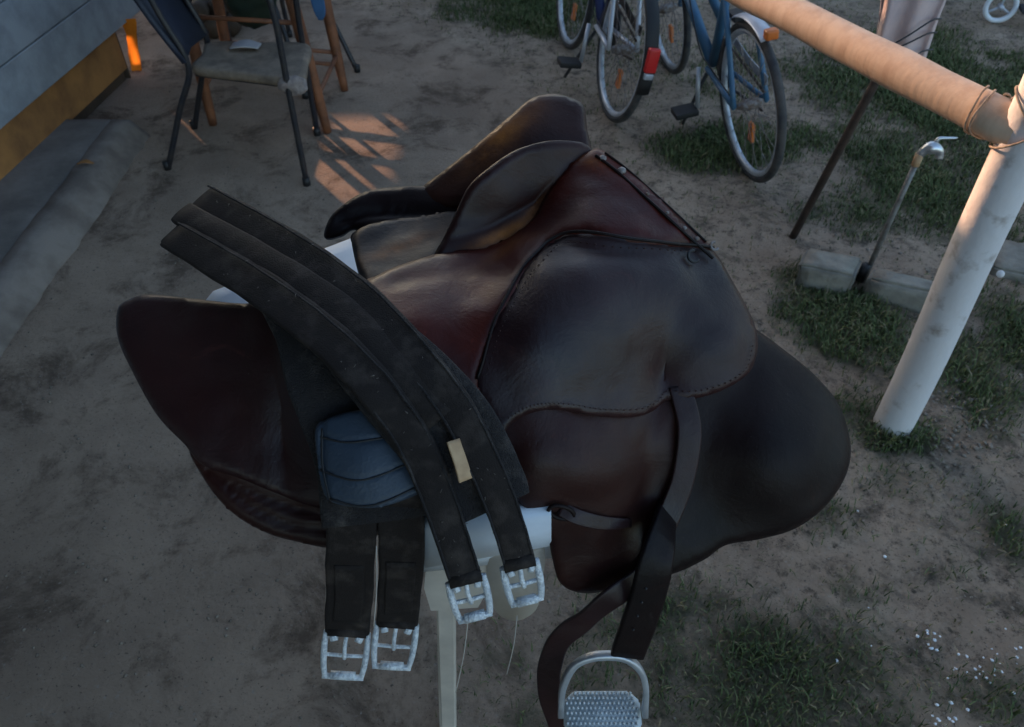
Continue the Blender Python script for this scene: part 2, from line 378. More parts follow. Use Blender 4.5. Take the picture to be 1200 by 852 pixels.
# grass blades
def build_grass():
    gm = bpy.data.materials.new('grass'); gm.use_nodes = True; n = gm.node_tree; p = n.nodes['Principled BSDF']; p.inputs['Roughness'].default_value = .7
    p.inputs['Specular IOR Level'].default_value = .2
    a = n.nodes.new('ShaderNodeAttribute'); a.attribute_name = 'tint'; r = n.nodes.new('ShaderNodeValToRGB')
    r.color_ramp.elements[0].color = (.036, .052, .020, 1); r.color_ramp.elements[1].color = (.26, .21, .13, 1)
    e = r.color_ramp.elements.new(.55); e.color = (.085, .112, .042, 1); e = r.color_ramp.elements.new(.85); e.color = (.14, .155, .065, 1)
    n.links.new(a.outputs['Fac'], r.inputs[0]); n.links.new(r.outputs[0], p.inputs['Base Color'])
    verts = []; faces = []; tint = []
    rnd = random.Random(3); want = 100000; tries = 0
    while len(faces) < want * 2 and tries < 1100000:
        tries += 1
        x = rnd.uniform(-.9, 3.2); y = rnd.uniform(.3, 4.9)
        q = P_in(x, y)
        if q is None: continue
        d = grass_at(x, y)
        if rnd.random() > d ** 1.4 * .55 + (.010 if x > patio_edge(y) + .1 else 0.): continue
        h = (.008 + .020 * rnd.random() ** 1.5) * (.6 + .8 * d); wd = rnd.uniform(.0006, .0015) * (1 + .28 * y)
        an = rnd.uniform(0, 6.283); ln = rnd.uniform(.3, 1.3) * h
        lx, ly = math.cos(an), math.sin(an); tx, ty = -ly * wd, lx * wd
        i = len(verts)
        verts += [(x - tx, y - ty, -.006), (x + tx, y + ty, -.006), (x + lx * ln * .35 + tx * .8, y + ly * ln * .35 + ty * .8, h * .6), (x + lx * ln * .35 - tx * .8, y + ly * ln * .35 - ty * .8, h * .6), (x + lx * ln, y + ly * ln, h * rnd.uniform(.75, 1))]
        faces += [(i, i + 1, i + 2, i + 3), (i + 3, i + 2, i + 4)]
        t = min(1, max(0, rnd.gauss(.5, .24) + .25 * noise.noise(Vector((x * 5, y * 5, 7))) + (.35 if rnd.random() < .08 else 0) + (.25 if d < .2 else 0))); tint += [t] * 5
    for _ in range(9000):      # dry stalks lying about
        x = rnd.uniform(-.1, 3.0); y = rnd.uniform(.3, 4.6)
        if P_in(x, y) is None or x < patio_edge(y) + .08 + rnd.random() * .2 or noise.noise(Vector((x * 4, y * 4, 12))) < rnd.uniform(-.5, .25): continue
        l = rnd.uniform(.006, .028); wd = rnd.uniform(.0005, .0011) * (1 + .25 * y); an = rnd.uniform(0, 6.283); lx, ly = math.cos(an), math.sin(an); i = len(verts); z0 = rnd.uniform(.002, .008)
        verts += [(x - ly * wd, y + lx * wd, z0), (x + ly * wd, y - lx * wd, z0), (x + lx * l * .5 + ly * wd, y + ly * l * .5 - lx * wd, z0 + rnd.uniform(0, .006)), (x + lx * l * .5 - ly * wd, y + ly * l * .5 + lx * wd, z0 + .004), (x + lx * l, y + ly * l, z0)]
        faces += [(i, i + 1, i + 2, i + 3), (i + 3, i + 2, i + 4)]; tint += [rnd.choice((.95, 1., .9, .1, .85))] * 5
    me = bpy.data.meshes.new('grass'); me.from_pydata(verts, [], faces)
    at = me.attributes.new('tint', 'FLOAT', 'POINT'); at.data.foreach_set('value', tint)
    o = link('grass', me, gm, smooth=False); tag(o, 'patchy short green grass growing through the dry dirt yard', 'grass', kind='stuff')
def P_in(x, y, m=60):
    dep = y * cT + H * sT; u = 600 + F * x / dep; v = 426 - F * (y * sT - H * cT) / dep
    return (u, v) if -m < u < 1200 + m and -m < v < 852 + m else None
build_grass()

# small stones / crumbs and the fallen white petals
def scatter(name, spots, size, material, label, cat, flat=.5, seed=1):
    rnd = random.Random(seed); bm = bmesh.new()
    for (x, y) in spots:
        s = size * rnd.uniform(.5, 1.4)
        mt = Matrix.Translation((x, y, s * flat * .4)) @ Matrix.Rotation(rnd.uniform(0, 6), 4, 'Z') @ Matrix.Diagonal((s, s * rnd.uniform(.6, 1), s * flat, 1))
        v = bmesh.ops.create_icosphere(bm, subdivisions=1, radius=1, matrix=mt)['verts']
        for q in v: q.co += Vector((rnd.uniform(-1, 1), rnd.uniform(-1, 1), 0)) * s * .2
    o = bmobj(name, bm, material); tag(o, label, cat, kind='stuff')
rnd = random.Random(11)
def px(c, r, n): 
    out = []
    for _ in range(n):
        p = U(rnd.gauss(c[0], r[0]), rnd.gauss(c[1], r[1])); out.append((p.x, p.y))
    return out
scatter('fallen_petals', px((1150, 785), (22, 14), 26) + px((1085, 752), (10, 16), 10) + px((1095, 835), (22, 10), 14) + px((1180, 775), (10, 16), 9) + px((1030, 590), (60, 40), 3) + px((985, 700), (50, 40), 4), .0034, 'petal', 'sprinkle of tiny white petals on bare dirt', 'petals', .4)
scatter('pebbles', [(x, y) for x, y in ((rnd.uniform(.1, 3), rnd.uniform(.4, 4.2)) for _ in range(1500)) if P_in(x, y)] + px((340, 250), (120, 60), 25) + px((200, 700), (150, 90), 120) + px((300, 250), (150, 120), 160) + px((120, 500), (90, 120), 90), .0036, 'stone', 'loose pebbles and crumbs strewn over the dirt yard', 'pebbles', .6)
scatter('gravel', px((1110, 500), (40, 30), 160) + px((1060, 300), (60, 30), 60), .006, 'stone', 'loose gravel heaped around the foot of the white post', 'gravel', .6)

# house wall on the left
def wall_x(y): return -1.765 + .10 * (y - 2.3)
YC = 3.345; YS = 3.72; Y0 = -4.
house = thing('house', (wall_x(0), 0, 0), 'pale board-clad house wall with a varnished wooden skirt at its foot', 'house')
hd = Vector((.10, 1, 0)).normalized(); hn = Vector((hd.y, -hd.x, 0)); hrot = Matrix((hd, -hn, Vector((0, 0, 1)))).transposed()
def hpart(name, y0, y1, z0, z1, out, depth, material, bev=.004, parent=house):
    bm = bmesh.new(); yc = (y0 + y1) / 2; L = (y1 - y0) / hd.y
    c = Vector((wall_x(yc), yc, (z0 + z1) / 2)) + hn * (out - depth / 2)
    box(bm, c, (L, depth, z1 - z0), bev, hrot)
    return bmobj(name, bm, material, parent, False, origin=house.location)
hpart('wall_core', Y0, YC - .01, .0, .22, -.022, .2, 'wood_dark'); hpart('wall_core', Y0, YS - .01, .2205, 3.0, -.013, .12, 'wood_dark')
z = .215; k = 0
while z < 3.0:
    hpart('siding_board', Y0, YS, z, z + .158, .016, .03, 'siding'); z += .162
for a, b in ((Y0, -1.5), (-1.496, 1.0), (1.004, YC - .005)):
    hpart('skirt_board', a, b, .05, .213, -.002, .02, 'base_wood')
hpart('corner_post', YC + .002, YC + .012, .0, .212, -.008, .06, 'wood_dark')
bm = bmesh.new(); box(bm, (wall_x(0) - 1.2, -.3, 3.15), (3.6, 8.2, .12), .01); bmobj('roof', bm, 'wood_dark', house, False, origin=house.location)
bm = bmesh.new(); box(bm, (-1.05, -1.35, 2.3), (2.3, 5.5, .08), .01); bmobj('shade_slab', bm, 'wood_dark', house, False, origin=house.location)  # unseen roof slab added to darken the saddle and the near left ground
bm = bmesh.new(); box(bm, (wall_x(0) - 2.75, YC - .55, 1.5), (5.0, .2, 3.), 0); bmobj('gable_wall', bm, 'siding', house, False, origin=house.location)

# concrete ledge along the wall with a rounded kerb
def ledge(kerb):
    bm = bmesh.new(); ys = np.arange(-2., 2.86, .03); rows = []
    for i, y in enumerate(ys):
        nn = lambda s, a: a * noise.noise(Vector((y * 4, s * 3.7, 0))) + a * .8 * noise.noise(Vector((y * 15, s * 5.1, 3)))
        prof = ([(wall_x(y) - .02, .070), (-1.62 + nn(1, .01), .072), (-1.55 + nn(2, .01), .0705), (-1.50 + nn(2, .014), .06)] if not kerb else
                [(-1.54, .0), (-1.538 + nn(3, .008), .0725), (-1.50 + nn(2, .008), .0715 + nn(7, .003)), (-1.468 + nn(3, .010), .068 + nn(8, .003)), (-1.445 + nn(4, .014), .045 + nn(9, .006)), (-1.42 + nn(6, .012), .012), (-1.40 + nn(5, .018), -.012)])
        rows.append([bm.verts.new((x, y, zz)) for x, zz in prof] + [bm.verts.new((prof[0][0], y, -.02))])
    n = len(rows[0])
    for a, b in zip(rows, rows[1:]):
        for k in range(n - 1): bm.faces.new((a[k], a[k + 1], b[k + 1], b[k]))
    bm.faces.new(rows[-1]); bm.faces.new(rows[0][::-1])
    tag(bmobj('concrete_kerb' if kerb else 'concrete_ledge', bm, 'kerb' if kerb else 'concrete_dark'), kind='structure')
ledge(False); ledge(True)
bm = bmesh.new()
lp = U(100, 192, .08)
for i in range(6):
    pass
ribbon(bm, [lp + Vector((-.03, 0, .0)), lp + Vector((0, .004, .008)), lp + Vector((.03, .0, .002))], [.006, .022, .004], .002, Vector((0, 0, 1)), 5)
tag(bmobj('fallen_leaf', bm, 'leaf'), 'dry brown leaf lying on the concrete ledge', 'leaf')

# slatted fence added unseen to shade the yard, holes cut for sun patches
fy = 5.2
sunshade = thing('board_sunshade', (0, fy, 0), 'weathered horizontal board fence added out of view to shade the yard', 'sunshade')
def fbox(name, x0, x1, z0, z1, th=.025, dy=0.):
    bm = bmesh.new(); box(bm, ((x0 + x1) / 2, fy + dy, (z0 + z1) / 2), (x1 - x0, th, z1 - z0), .001); bmobj(name, bm, 'sunshade', sunshade, False, origin=sunshade.location)
te = math.tan(SUN_EL)
fz = lambda y: (fy - y) / SUN_DIR.y * te
fxx = lambda x, y: x + (fy - y) / SUN_DIR.y * SUN_DIR.x
X0, X1 = -7., 5.
def frow(z0, z1, holes=()):
    x = X0
    for a, b in sorted(holes): fbox('board', x, a, z0, z1); x = b
    fbox('board', x, X1, z0, z1)
PK = (fxx(-1.68, 3.42), fxx(-1.63, 3.42)); pz = (.03 + fz(3.42), .15 + fz(3.42))
ye = np.linspace(3.0, 2.34, 23)
bands = []
for i, (a, b) in enumerate(zip(ye, ye[1:])):
    j = .012 * math.sin(i * .9); ym = (a + b) / 2
    bands.append((fz(a), fz(b), (fxx(-.735 + j + .0, ym), fxx(-.44 + j - .03 * (i > 15), ym))))
frow(.0, .16); frow(.162, .32); frow(.322, pz[0]); frow(pz[0] + .0003, bands[0][0], [PK])
for i, (z0, z1, h) in enumerate(bands):
    frow(z0 + .0003, z1, [h, PK] if z0 < pz[1] else [h])
z = bands[-1][1] + .0003
while z < 1.45: frow(z, z + .14); z += .1405
for x in np.arange(-6.9, 5, 1.97): fbox('post', x, x + .08, 0, 1.72, .08, .06)

# orange strip added at the house corner: stands for sunlight under the house end
m = bpy.data.materials.new('glow_orange'); m.use_nodes = True; n = m.node_tree
tr = n.nodes.new('ShaderNodeBsdfTranslucent'); df = n.nodes.new('ShaderNodeBsdfDiffuse'); mx = n.nodes.new('ShaderNodeMixShader'); mx.inputs[0].default_value = .35
tx_ = n.nodes.new('ShaderNodeTexNoise'); tx_.inputs['Scale'].default_value = 22; rp = n.nodes.new('ShaderNodeValToRGB'); rp.color_ramp.elements[0].color = (.75, .17, .012, 1); rp.color_ramp.elements[1].color = (.95, .36, .05, 1)
n.links.new(tx_.outputs[0], rp.inputs[0])
for q in (tr, df): n.links.new(rp.outputs[0], q.inputs['Color'])
n.links.new(tr.outputs[0], mx.inputs[1]); n.links.new(df.outputs[0], mx.inputs[2]); n.links.new(mx.outputs[0], n.nodes['Material Output'].inputs['Surface'])
bm = bmesh.new(); c0, c1 = UY(153, 22, 3.42), UY(163, 92, 3.42); k = 12; rows_ = []
for i in range(k + 1):
    f = i / k; p = c0.lerp(c1, f); wv = .022 * (1 - .25 * f) + .003 * noise.noise(Vector((f * 6, 0, 0)))
    rows_.append([bm.verts.new(p + Vector((dx * wv, .006 * math.sin(f * 9 + dx), 0))) for dx in (-1.6, -.4, .4, .9)])
for a, b in zip(rows_, rows_[1:]):
    for q in range(3): bm.faces.new((a[q], a[q + 1], b[q + 1], b[q]))
ps_ = bmobj('glow_strip', bm, m); tag(ps_, 'orange strip added to show the low sun glowing under the house wall end', 'strip')
# ================================================================ SADDLE
saddle = thing('saddle', (.02, .62, .86), 'worn dark brown leather riding saddle with wide flaps on a white stand', 'saddle')
NEAR = Field([(700, 187, 1.052), (655, 205, 1.035), (745, 218, 1.035), (800, 285, .995), (870, 380, .935), (930, 430, .892), (985, 490, .85), (992, 540, .83), (940, 600, .80), (850, 640, .77), (780, 672, .745),
    (880, 520, .853), (900, 450, .893), (760, 300, 1.008), (700, 290, 1.020), (640, 330, 1.008), (600, 380, .988), (560, 440, .958), (590, 490, .928), (690, 487, .915), (780, 480, .895), (870, 440, .902), (720, 390, .972), (775, 430, .927), (840, 400, .938),
    (620, 540, .893), (690, 560, .872), (650, 690, .745), (700, 690, .738), (740, 600, .815), (800, 560, .83),
    (440, 340, .982), (520, 312, .980), (572, 306, .982), (612, 288, .989), (638, 266, 1.0), (655, 230, 1.022), (500, 390, .982), (430, 430, .965), (420, 290, .985), (480, 262, .985), (535, 250, .99),
    (150, 390, .92), (180, 358, .932), (330, 362, .958), (240, 545, .845), (385, 600, .81), (385, 480, .90), (260, 440, .90), (300, 600, .81)], lam=.0006)
NEAR0 = NEAR
def NEAR(q):
    V = np.atleast_2d(np.array(q, float)); g = lambda x, y, a, b: np.exp(-((V[:, 0] - x) / a) ** 2 - ((V[:, 1] - y) / b) ** 2)
    return (NEAR0(V) - .010 * g(768, 440, 26, 50) + .004 * g(832, 420, 34, 44) - .005 * g(690, 308, 70, 14) + .004 * g(640, 410, 40, 50)
            + .008 * g(648, 545, 55, 45) - .009 * g(752, 570, 26, 80) + .012 * g(900, 520, 70, 80) - .004 * g(600, 330, 30, 16) + .006 * g(240, 430, 60, 60) - .007 * g(345, 470, 22, 90))
# padded panel under everything, resting on the stand
sheet('panel', [(350, 375), (250, 400), (190, 440), (260, 540), (390, 585), (480, 560), (560, 570), (640, 640), (740, 640), (850, 600), (930, 530), (860, 410), (760, 290), (690, 230), (600, 320), (440, 350)], NEAR, 'leather_dark', saddle, -.014, .03, .004, 40, 14, back=.02)
def grooves(lines, depth, wd):
    PL = [np.array([tuple(a) for a in crom(c, 10)]) for c in lines]
    def f(V):
        o = np.zeros(len(V))
        for P0 in PL: o -= depth * np.exp(-(np.sqrt(((V[:, None] - P0[None]) ** 2).sum(2)).min(1) / wd) ** 2)
        return o
    return f
# near rear panel: lower padded layer with two ridges, and the rear flap above it
sheet('rear_panel', [(225, 520), (240, 560), (270, 597), (310, 622), (350, 634), (395, 641), (440, 630), (440, 560), (360, 540), (280, 505)], NEAR, 'leather_brown', saddle, .004, .02, .012, 26, 5, extra=grooves([[(238, 545), (262, 562), (300, 592), (345, 612), (400, 618)], [(250, 548), (300, 575), (350, 592), (400, 600)]], .006, 4))
sheet('rear_flap', [(146, 372), (160, 360), (185, 354), (240, 359), (300, 363), (345, 358), (400, 380), (440, 460), (450, 560), (420, 592), (385, 590), (340, 580), (290, 560), (245, 545), (225, 522), (195, 490), (168, 445), (148, 405)], NEAR, 'leather', saddle, .018, .006, .006, 12, 6, wr=.003)
# flaps of the near side
sheet('knee_flap', [(800, 280), (850, 345), (875, 378), (910, 405), (950, 438), (980, 475), (993, 520), (988, 555), (965, 590), (930, 617), (890, 630), (850, 638), (825, 655), (790, 671), (760, 676), (735, 640), (745, 560), (760, 470), (740, 380)], NEAR, 'leather_dark', saddle, .002, .006, .006, 18, 7, wr=.003,
      extra=lambda V: .020 * np.exp(-((V[:, 0] - 910) / 62) ** 2 - ((V[:, 1] - 540) / 62) ** 2))
sheet('flap', [(560, 430), (575, 520), (592, 560), (615, 590), (638, 615), (646, 650), (655, 678), (680, 690), (715, 685), (760, 660), (790, 610), (806, 550), (812, 480), (800, 420), (700, 380), (600, 390)], NEAR, 'leather_brown', saddle, .008, .006, .004, 8, 6, wr=.005)
# skirt over the stirrup bar
SK = [(556, 444), (578, 395), (600, 360), (625, 325), (652, 296), (680, 284), (735, 289), (790, 296), (822, 300), (848, 340), (866, 375), (874, 400), (872, 425), (858, 445), (820, 462), (780, 472), (735, 487), (690, 488), (650, 479), (625, 481), (603, 492), (586, 508), (570, 480)]
sheet('skirt', SK, NEAR, 'leather', saddle, .017, .004, .003, 7, 6, wr=.0035)
# seat: near half from the crease down to the skirt, pommel at the right
sheet('seat', [(430, 350), (445, 338), (471, 326), (520, 311), (568, 305), (606, 290), (634, 266), (652, 232), (672, 203), (690, 190), (705, 188), (735, 215), (790, 270), (826, 303), (790, 301), (735, 295), (684, 291), (655, 302), (630, 331), (605, 367), (584, 401), (563, 446), (574, 500), (592, 545), (560, 580), (500, 560), (462, 480), (438, 405)], NEAR, 'leather_seat', saddle, .017, .006, .006, 12, 6, wr=.003,
      extra=grooves([[(470, 350), (540, 335), (600, 315)], [(690, 215), (720, 245), (760, 280)]], .002, 9), wear_glow=[(600, 312, 40, 7, -.4, .35), (690, 200, 20, 6, .6, .4)])
# cantle: creased hide at the rear of the seat
sheet('cantle', [(424, 330), (416, 305), (414, 286), (426, 274), (455, 266), (500, 260), (540, 254), (552, 275), (548, 306), (515, 325), (480, 340), (440, 352)], NEAR, 'leather_dark', saddle, .010, .012, .004, 8, 4, wr=.005, wear_glow=[(470, 300, 40, 7, -.35, .45)])
# far side
FAR = Field([(512, 304, .985), (570, 306, .982), (610, 288, .988), (636, 266, 1.0), (655, 230, 1.022), (692, 184, 1.052), (545, 216, 1.050), (600, 176, 1.072), (645, 164, 1.076), (690, 172, 1.062), (600, 230, 1.028), (540, 262, 1.012), (575, 275, .996), (625, 240, 1.012)])
sheet('far_skirt', [(508, 305), (519, 278), (533, 246), (547, 217), (570, 196), (600, 176), (630, 166), (655, 164), (680, 168), (692, 182), (684, 200), (664, 226), (647, 254), (624, 279), (597, 297), (566, 306), (535, 308)], FAR, 'leather_brown', saddle, .012, .005, .004, 8, 5, wr=.003, extra=grooves([[(520, 282), (560, 272), (600, 248), (645, 215)]], .002, 6), wear_glow=[(585, 285, 55, 11, -.5, .9), (625, 252, 30, 10, -.9, .6)])
FAR2 = Field([(495, 222, 1.005), (560, 172, 1.045), (610, 130, 1.075), (645, 110, 1.085), (685, 128, 1.075), (690, 180, 1.045), (600, 200, 1.035), (640, 150, 1.065), (540, 240, 1.005)])
sheet('far_flap', [(494, 222), (520, 200), (560, 168), (600, 134), (622, 116), (645, 110), (668, 114), (684, 124), (688, 150), (690, 186), (640, 200), (590, 210), (550, 240), (510, 240)], FAR2, 'leather_brown', saddle, .0, .006, .004, 8, 6, wr=.002, wear_glow=[(585, 165, 50, 16, -.75, .8)])
FAR3 = Field([(380, 275, .972), (400, 240, .995), (440, 222, 1.005), (500, 217, 1.008), (560, 220, 1.01), (540, 280, .985), (410, 272, .975), (470, 265, .982)])
sheet('far_rear_flap', [(380, 278), (386, 256), (402, 240), (425, 226), (455, 220), (500, 218), (550, 218), (575, 240), (560, 285), (500, 292), (440, 280), (415, 268), (398, 276)], FAR3, 'leather_dark', saddle, .0, .006, .004, 8, 5, wr=.002, extra=grooves([[(400, 258), (450, 250), (540, 252)]], .006, 5))
sheet('far_panel', [(410, 270), (450, 256), (520, 250), (560, 266), (560, 300), (500, 310), (440, 300), (416, 290)], FAR3, 'leather_dark', saddle, -.01, .03, .004, 12, 7)
# welted seam between seat and skirt, rows of stitches along the skirt
def seam(name, pts, off, r=.0016, m='leather_dark'):
    bm = bmesh.new(); tube(bm, [Fp(NEAR, a, b, off) for a, b in crom(pts, 8)], r, 6); return bmobj(name, bm, m, saddle, origin=saddle.location)
seam('seam', [(560, 446), (581, 400), (603, 364), (628, 328), (654, 299), (682, 288), (735, 292), (790, 299), (822, 303)], .0225, .0017)
seam('seam', [(698, 198), (714, 214), (744, 247), (778, 280), (806, 304), (820, 316)], .0235, .0018)
seam('seam', [(706, 194), (726, 212), (756, 242), (790, 274), (814, 296)], .0215, .0014)
def stitches(pts, off, gap=2):
    bm = bmesh.new(); q = crom(pts, 14)
    for i in range(0, len(q) - 1, gap): tube(bm, [Fp(NEAR, *q[i], off), Fp(NEAR, *(q[i] * .45 + q[i + 1] * .55), off)], .0006, 4)
    tag(bmobj('stitching', bm, 'leather_brown', saddle, origin=saddle.location), kind='stuff')
stitches([(596, 488), (622, 473), (650, 471), (690, 479), (735, 478), (780, 463), (820, 453), (855, 436), (865, 405)], .0215)
stitches([(572, 440), (590, 402), (611, 369), (635, 335), (660, 306), (685, 296), (735, 300), (790, 306)], .0215)
# knobs and rings along the pommel
for u, v, r_ in ((704, 201, .0045), (722, 216, .005), (748, 244, .0022), (768, 264, .0022), (786, 280, .0026), (802, 293, .003)):
    bm = bmesh.new(); p = Fp(NEAR, u, v, .0225); bmesh.ops.create_uvsphere(bm, u_segments=10, v_segments=6, radius=r_, matrix=Matrix.Translation(p) @ Matrix.Diagonal((1, 1, .8, 1))); bmobj('nail', bm, 'leather_brown' if r_ > .005 else 'rust', saddle, origin=saddle.location)
def ring(u, v, r, m='rust'):
    bm = bmesh.new(); c = Fp(NEAR, u, v, .024); nz_ = Vector((.25, -.55, .8)).normalized(); a = nz_.orthogonal().normalized(); b = nz_.cross(a)
    tube(bm, [c + (a * math.cos(t) + b * math.sin(t)) * r for t in np.linspace(.6, 5.0, 20)], .0016, 6); bmobj('ring', bm, m, saddle, origin=saddle.location)
ring(796, 314, .0062, 'black'); ring(822, 302, .0045)
# billet keeper: slot in the flap with a strap end in it
bm = bmesh.new(); tube(bm, [Fp(NEAR, 655 + 13 * math.cos(t) - 6 * math.sin(t) * .3, 588 + 7 * math.sin(t) + 4 * math.cos(t), .0155) for t in np.linspace(0, 6.283, 22)], .0022, 6); bmobj('slot_rim', bm, 'leather_dark', saddle, origin=saddle.location)
bm = bmesh.new(); ribbon(bm, [Fp(NEAR, 655, 588, .009), Fp(NEAR, 673, 593, .0165), Fp(NEAR, 700, 602, .0165), Fp(NEAR, 730, 607, .013)], [.015, .015, .014, .009], .0035, Vector((.1, -.62, .75)), 6); bmobj('keeper_strap', bm, 'leather', saddle, origin=saddle.location)

# ================================================================ STIRRUP on its leather
sp = UY(706, 836, .365)
stirrup = thing('stirrup', (sp.x, sp.y, sp.z - .01), 'pale metal stirrup with white studded tread hanging on a twisted brown leather strap', 'stirrup')
def sobj(name, bm, m): return bmobj(name, bm, m, stirrup, origin=stirrup.location)
nw = Vector((.12, -.62, .72)).normalized()
bm = bmesh.new()
ribbon(bm, [Fp(NEAR, 797, 452, .016), Fp(NEAR, 800, 500, .020), Fp(NEAR, 791, 555, .021), Fp(NEAR, 772, 615, .021), Fp(NEAR, 752, 660, .020), UY(722, 697, .415), UY(685, 727, .405), UY(655, 752, .40), UY(643, 790, .395), UY(647, 825, .385), UY(664, 868, .37), UY(676, 900, .36)],
       [.024, .025, .025, .025, .025, .026, .026, .026, .027, .027, .027, .02], .0045, [nw, nw, nw, nw, nw, Vector((.35, -.75, .5)), Vector((.5, -.6, .75)), Vector((.1, -.75, .6)), Vector((-.3, -.9, .3)), Vector((-.1, -.95, .3)), Vector((0, -.95, .3)), Vector((0, -.95, .3))], 8)
lea = sobj('strap', bm, 'leather')
bm = bmesh.new()
top = UY(735, 768, .388)
ribbon(bm, [Fp(NEAR, 780, 590, .010), UY(771, 650, .432), UY(755, 710, .408), top], [.026, .034, .038, .036], .008, Vector((.1, -.85, .5)), 8)
sobj('strap_loop', bm, 'leather_dark')
bm = bmesh.new()
for j in range(4):
    q = UY(757 - j * 5, 690 + j * 16, .402 - j * .003); bmesh.ops.create_icosphere(bm, subdivisions=1, radius=.0016, matrix=Matrix.Translation(q))
sobj('strap_holes', bm, 'black')
# iron: arch + bar under tread
tl, tr_ = UY(668, 836, .36), UY(757, 836, .36)
wid = (tr_ - tl).length; ex = (tr_ - tl).normalized(); cc = (tl + tr_) / 2 - ex * .006
upv = (top - cc); upv = upv - ex * upv.dot(ex); hh = upv.length; upv.normalize(); hw = wid / 2 + .004
fr = upv.cross(ex).normalized()
arch = []
for t in np.linspace(0, math.pi, 25):
    c_, s_ = math.cos(t), math.sin(t)
    sx = -math.copysign(abs(c_) ** .75, c_) * hw * (1.0 + .12 * s_ * abs(c_)); arch.append(cc + ex * sx + upv * (hh * (s_ ** .85 if s_ > 0 else 0)))
bm = bmesh.new(); ribbon(bm, arch, [.014] + [.0095] * 23 + [.014], .0065, [(-(p - cc)).normalized() if (p - cc).length > 1e-4 else Vector((0, 0, 1)) for p in arch], 1)
sobj('iron', bm, 'iron')
# tread plate with rows of studs
nt_ = Vector((0, -.20, .98)).normalized(); dv = nt_.cross(ex).normalized()
O = cc + dv * 0
def tp(a, b, c): return O + ex * a + dv * b + nt_ * c
hx, hy = hw * .93, .024
outl = [(-hx, -hy * .55), (-hx * .8, -hy), (hx * .8, -hy), (hx, -hy * .55), (hx, hy * .55), (hx * .72, hy), (-hx * .72, hy), (-hx, hy * .55)]
bm = bmesh.new()
lo = [bm.verts.new(tp(a, b, -.012)) for a, b in outl]; hi_ = [bm.verts.new(tp(a, b, .0)) for a, b in outl]
bm.faces.new(lo[::-1]); bm.faces.new(hi_)
for k in range(8): bm.faces.new((lo[k], lo[(k + 1) % 8], hi_[(k + 1) % 8], hi_[k]))
bmesh.ops.bevel(bm, geom=list(bm.edges), offset=.0022, segments=2, affect='EDGES')
tread = sobj('tread', bm, 'rubber')
bm = bmesh.new()
nxs, nys = 17, 9
for i in range(nxs):
    for j in range(nys):
        a = -hx * .92 + hx * 1.84 * (i + (.5 if j % 2 else 0)) / (nxs - .5); b = -hy * .88 + hy * 1.76 * j / (nys - 1)
        if abs(a) > hx * (.94 - .22 * max(0, (abs(b) / hy - .5) * 2)): continue
        bmesh.ops.create_cone(bm, cap_ends=True, segments=6, radius1=.0021, radius2=.0012, depth=.0034, matrix=Matrix.Translation(tp(a, b, .0012)) @ nt_.to_track_quat('Z', 'Y').to_matrix().to_4x4())
st = sobj('studs', bm, 'rubber'); st.parent = tread; tag(st, kind='stuff')

# ================================================================ GIRTH
girth = thing('girth', (-.15, .58, .93), 'black folded girth with four pale corroded buckles draped across the saddle', 'girth')
def gobj(name, bm, m, parent=None): return bmobj(name, bm, m, parent or girth, origin=girth.location)
up = Vector((.08, -.45, .88)).normalized(); dn = Vector((.1, -.75, .62)).normalized(); hg = Vector((.05, -.97, .22)).normalized()
def GP(l): return [U(*p) for p in l]
# folded end: backing band, then the two outer straps
bm = bmesh.new()
ribbon(bm, GP([(216, 262, 1.000), (310, 318, 1.012), (395, 374, 1.008), (462, 436, .992), (523, 508, .955), (562, 572, .914), (574, 598, .898)]), [.066, .070, .078, .090, .094, .088, .080], .008, [up, up, up, up, dn, dn, dn], 8); gobj('backing', bm, 'felt')
bm = bmesh.new()
ribbon(bm, GP([(214, 250, 1.008), (312, 307, 1.022), (398, 364, 1.018), (462, 428, 1.000), (516, 492, .968)]), [.030, .032, .033, .032, .03], .008, [up, up, up, up, dn], 8, crown=.002); gobj('middle_band', bm, 'strap')
RS = [(238, 232, 1.013), (330, 284, 1.027), (414, 343, 1.023), (482, 413, 1.005), (537, 485, .972), (574, 560, .930), (597, 620, .886), (609, 662, .852)]
LS = [(203, 276, 1.003), (300, 334, 1.017), (380, 394, 1.013), (438, 452, .995), (486, 520, .955), (516, 590, .912), (535, 645, .874), (546, 680, .846)]
RB = RS + []
bm = bmesh.new(); prs = ribbon(bm, GP(RS), [.036, .037, .037, .036, .034, .032, .030, .029], .0065, [up] * 4 + [dn] * 4, 8, crown=.0015); gobj('strap', bm, 'strap')
bm = bmesh.new(); pls = ribbon(bm, GP(LS), [.036, .038, .038, .037, .035, .033, .031, .030], .0065, [up] * 4 + [dn] * 4, 8, crown=.0015); gobj('strap', bm, 'strap')
def edge_cord(l, wd, nm, off):
    for sd_ in (-1, 1):
        P = [Vector(a) for a in crom([tuple(p) for p in l], 8)]; bm = bmesh.new(); out = []
        for i, p in enumerate(P):
            t = (P[min(i + 1, len(P) - 1)] - P[max(i - 1, 0)]).normalized(); lat = t.cross(nm).normalized(); nn = lat.cross(t); out.append(p + lat * (sd_ * wd / 2) + nn * off + lat * .0008 * noise.noise(p * 60))
        tube(bm, out, .0013, 5); gobj('edge_cord', bm, 'felt')
edge_cord(GP(RS), .028, (up + dn).normalized(), .0045); edge_cord(GP(LS), .028, (up + dn).normalized(), .0045)
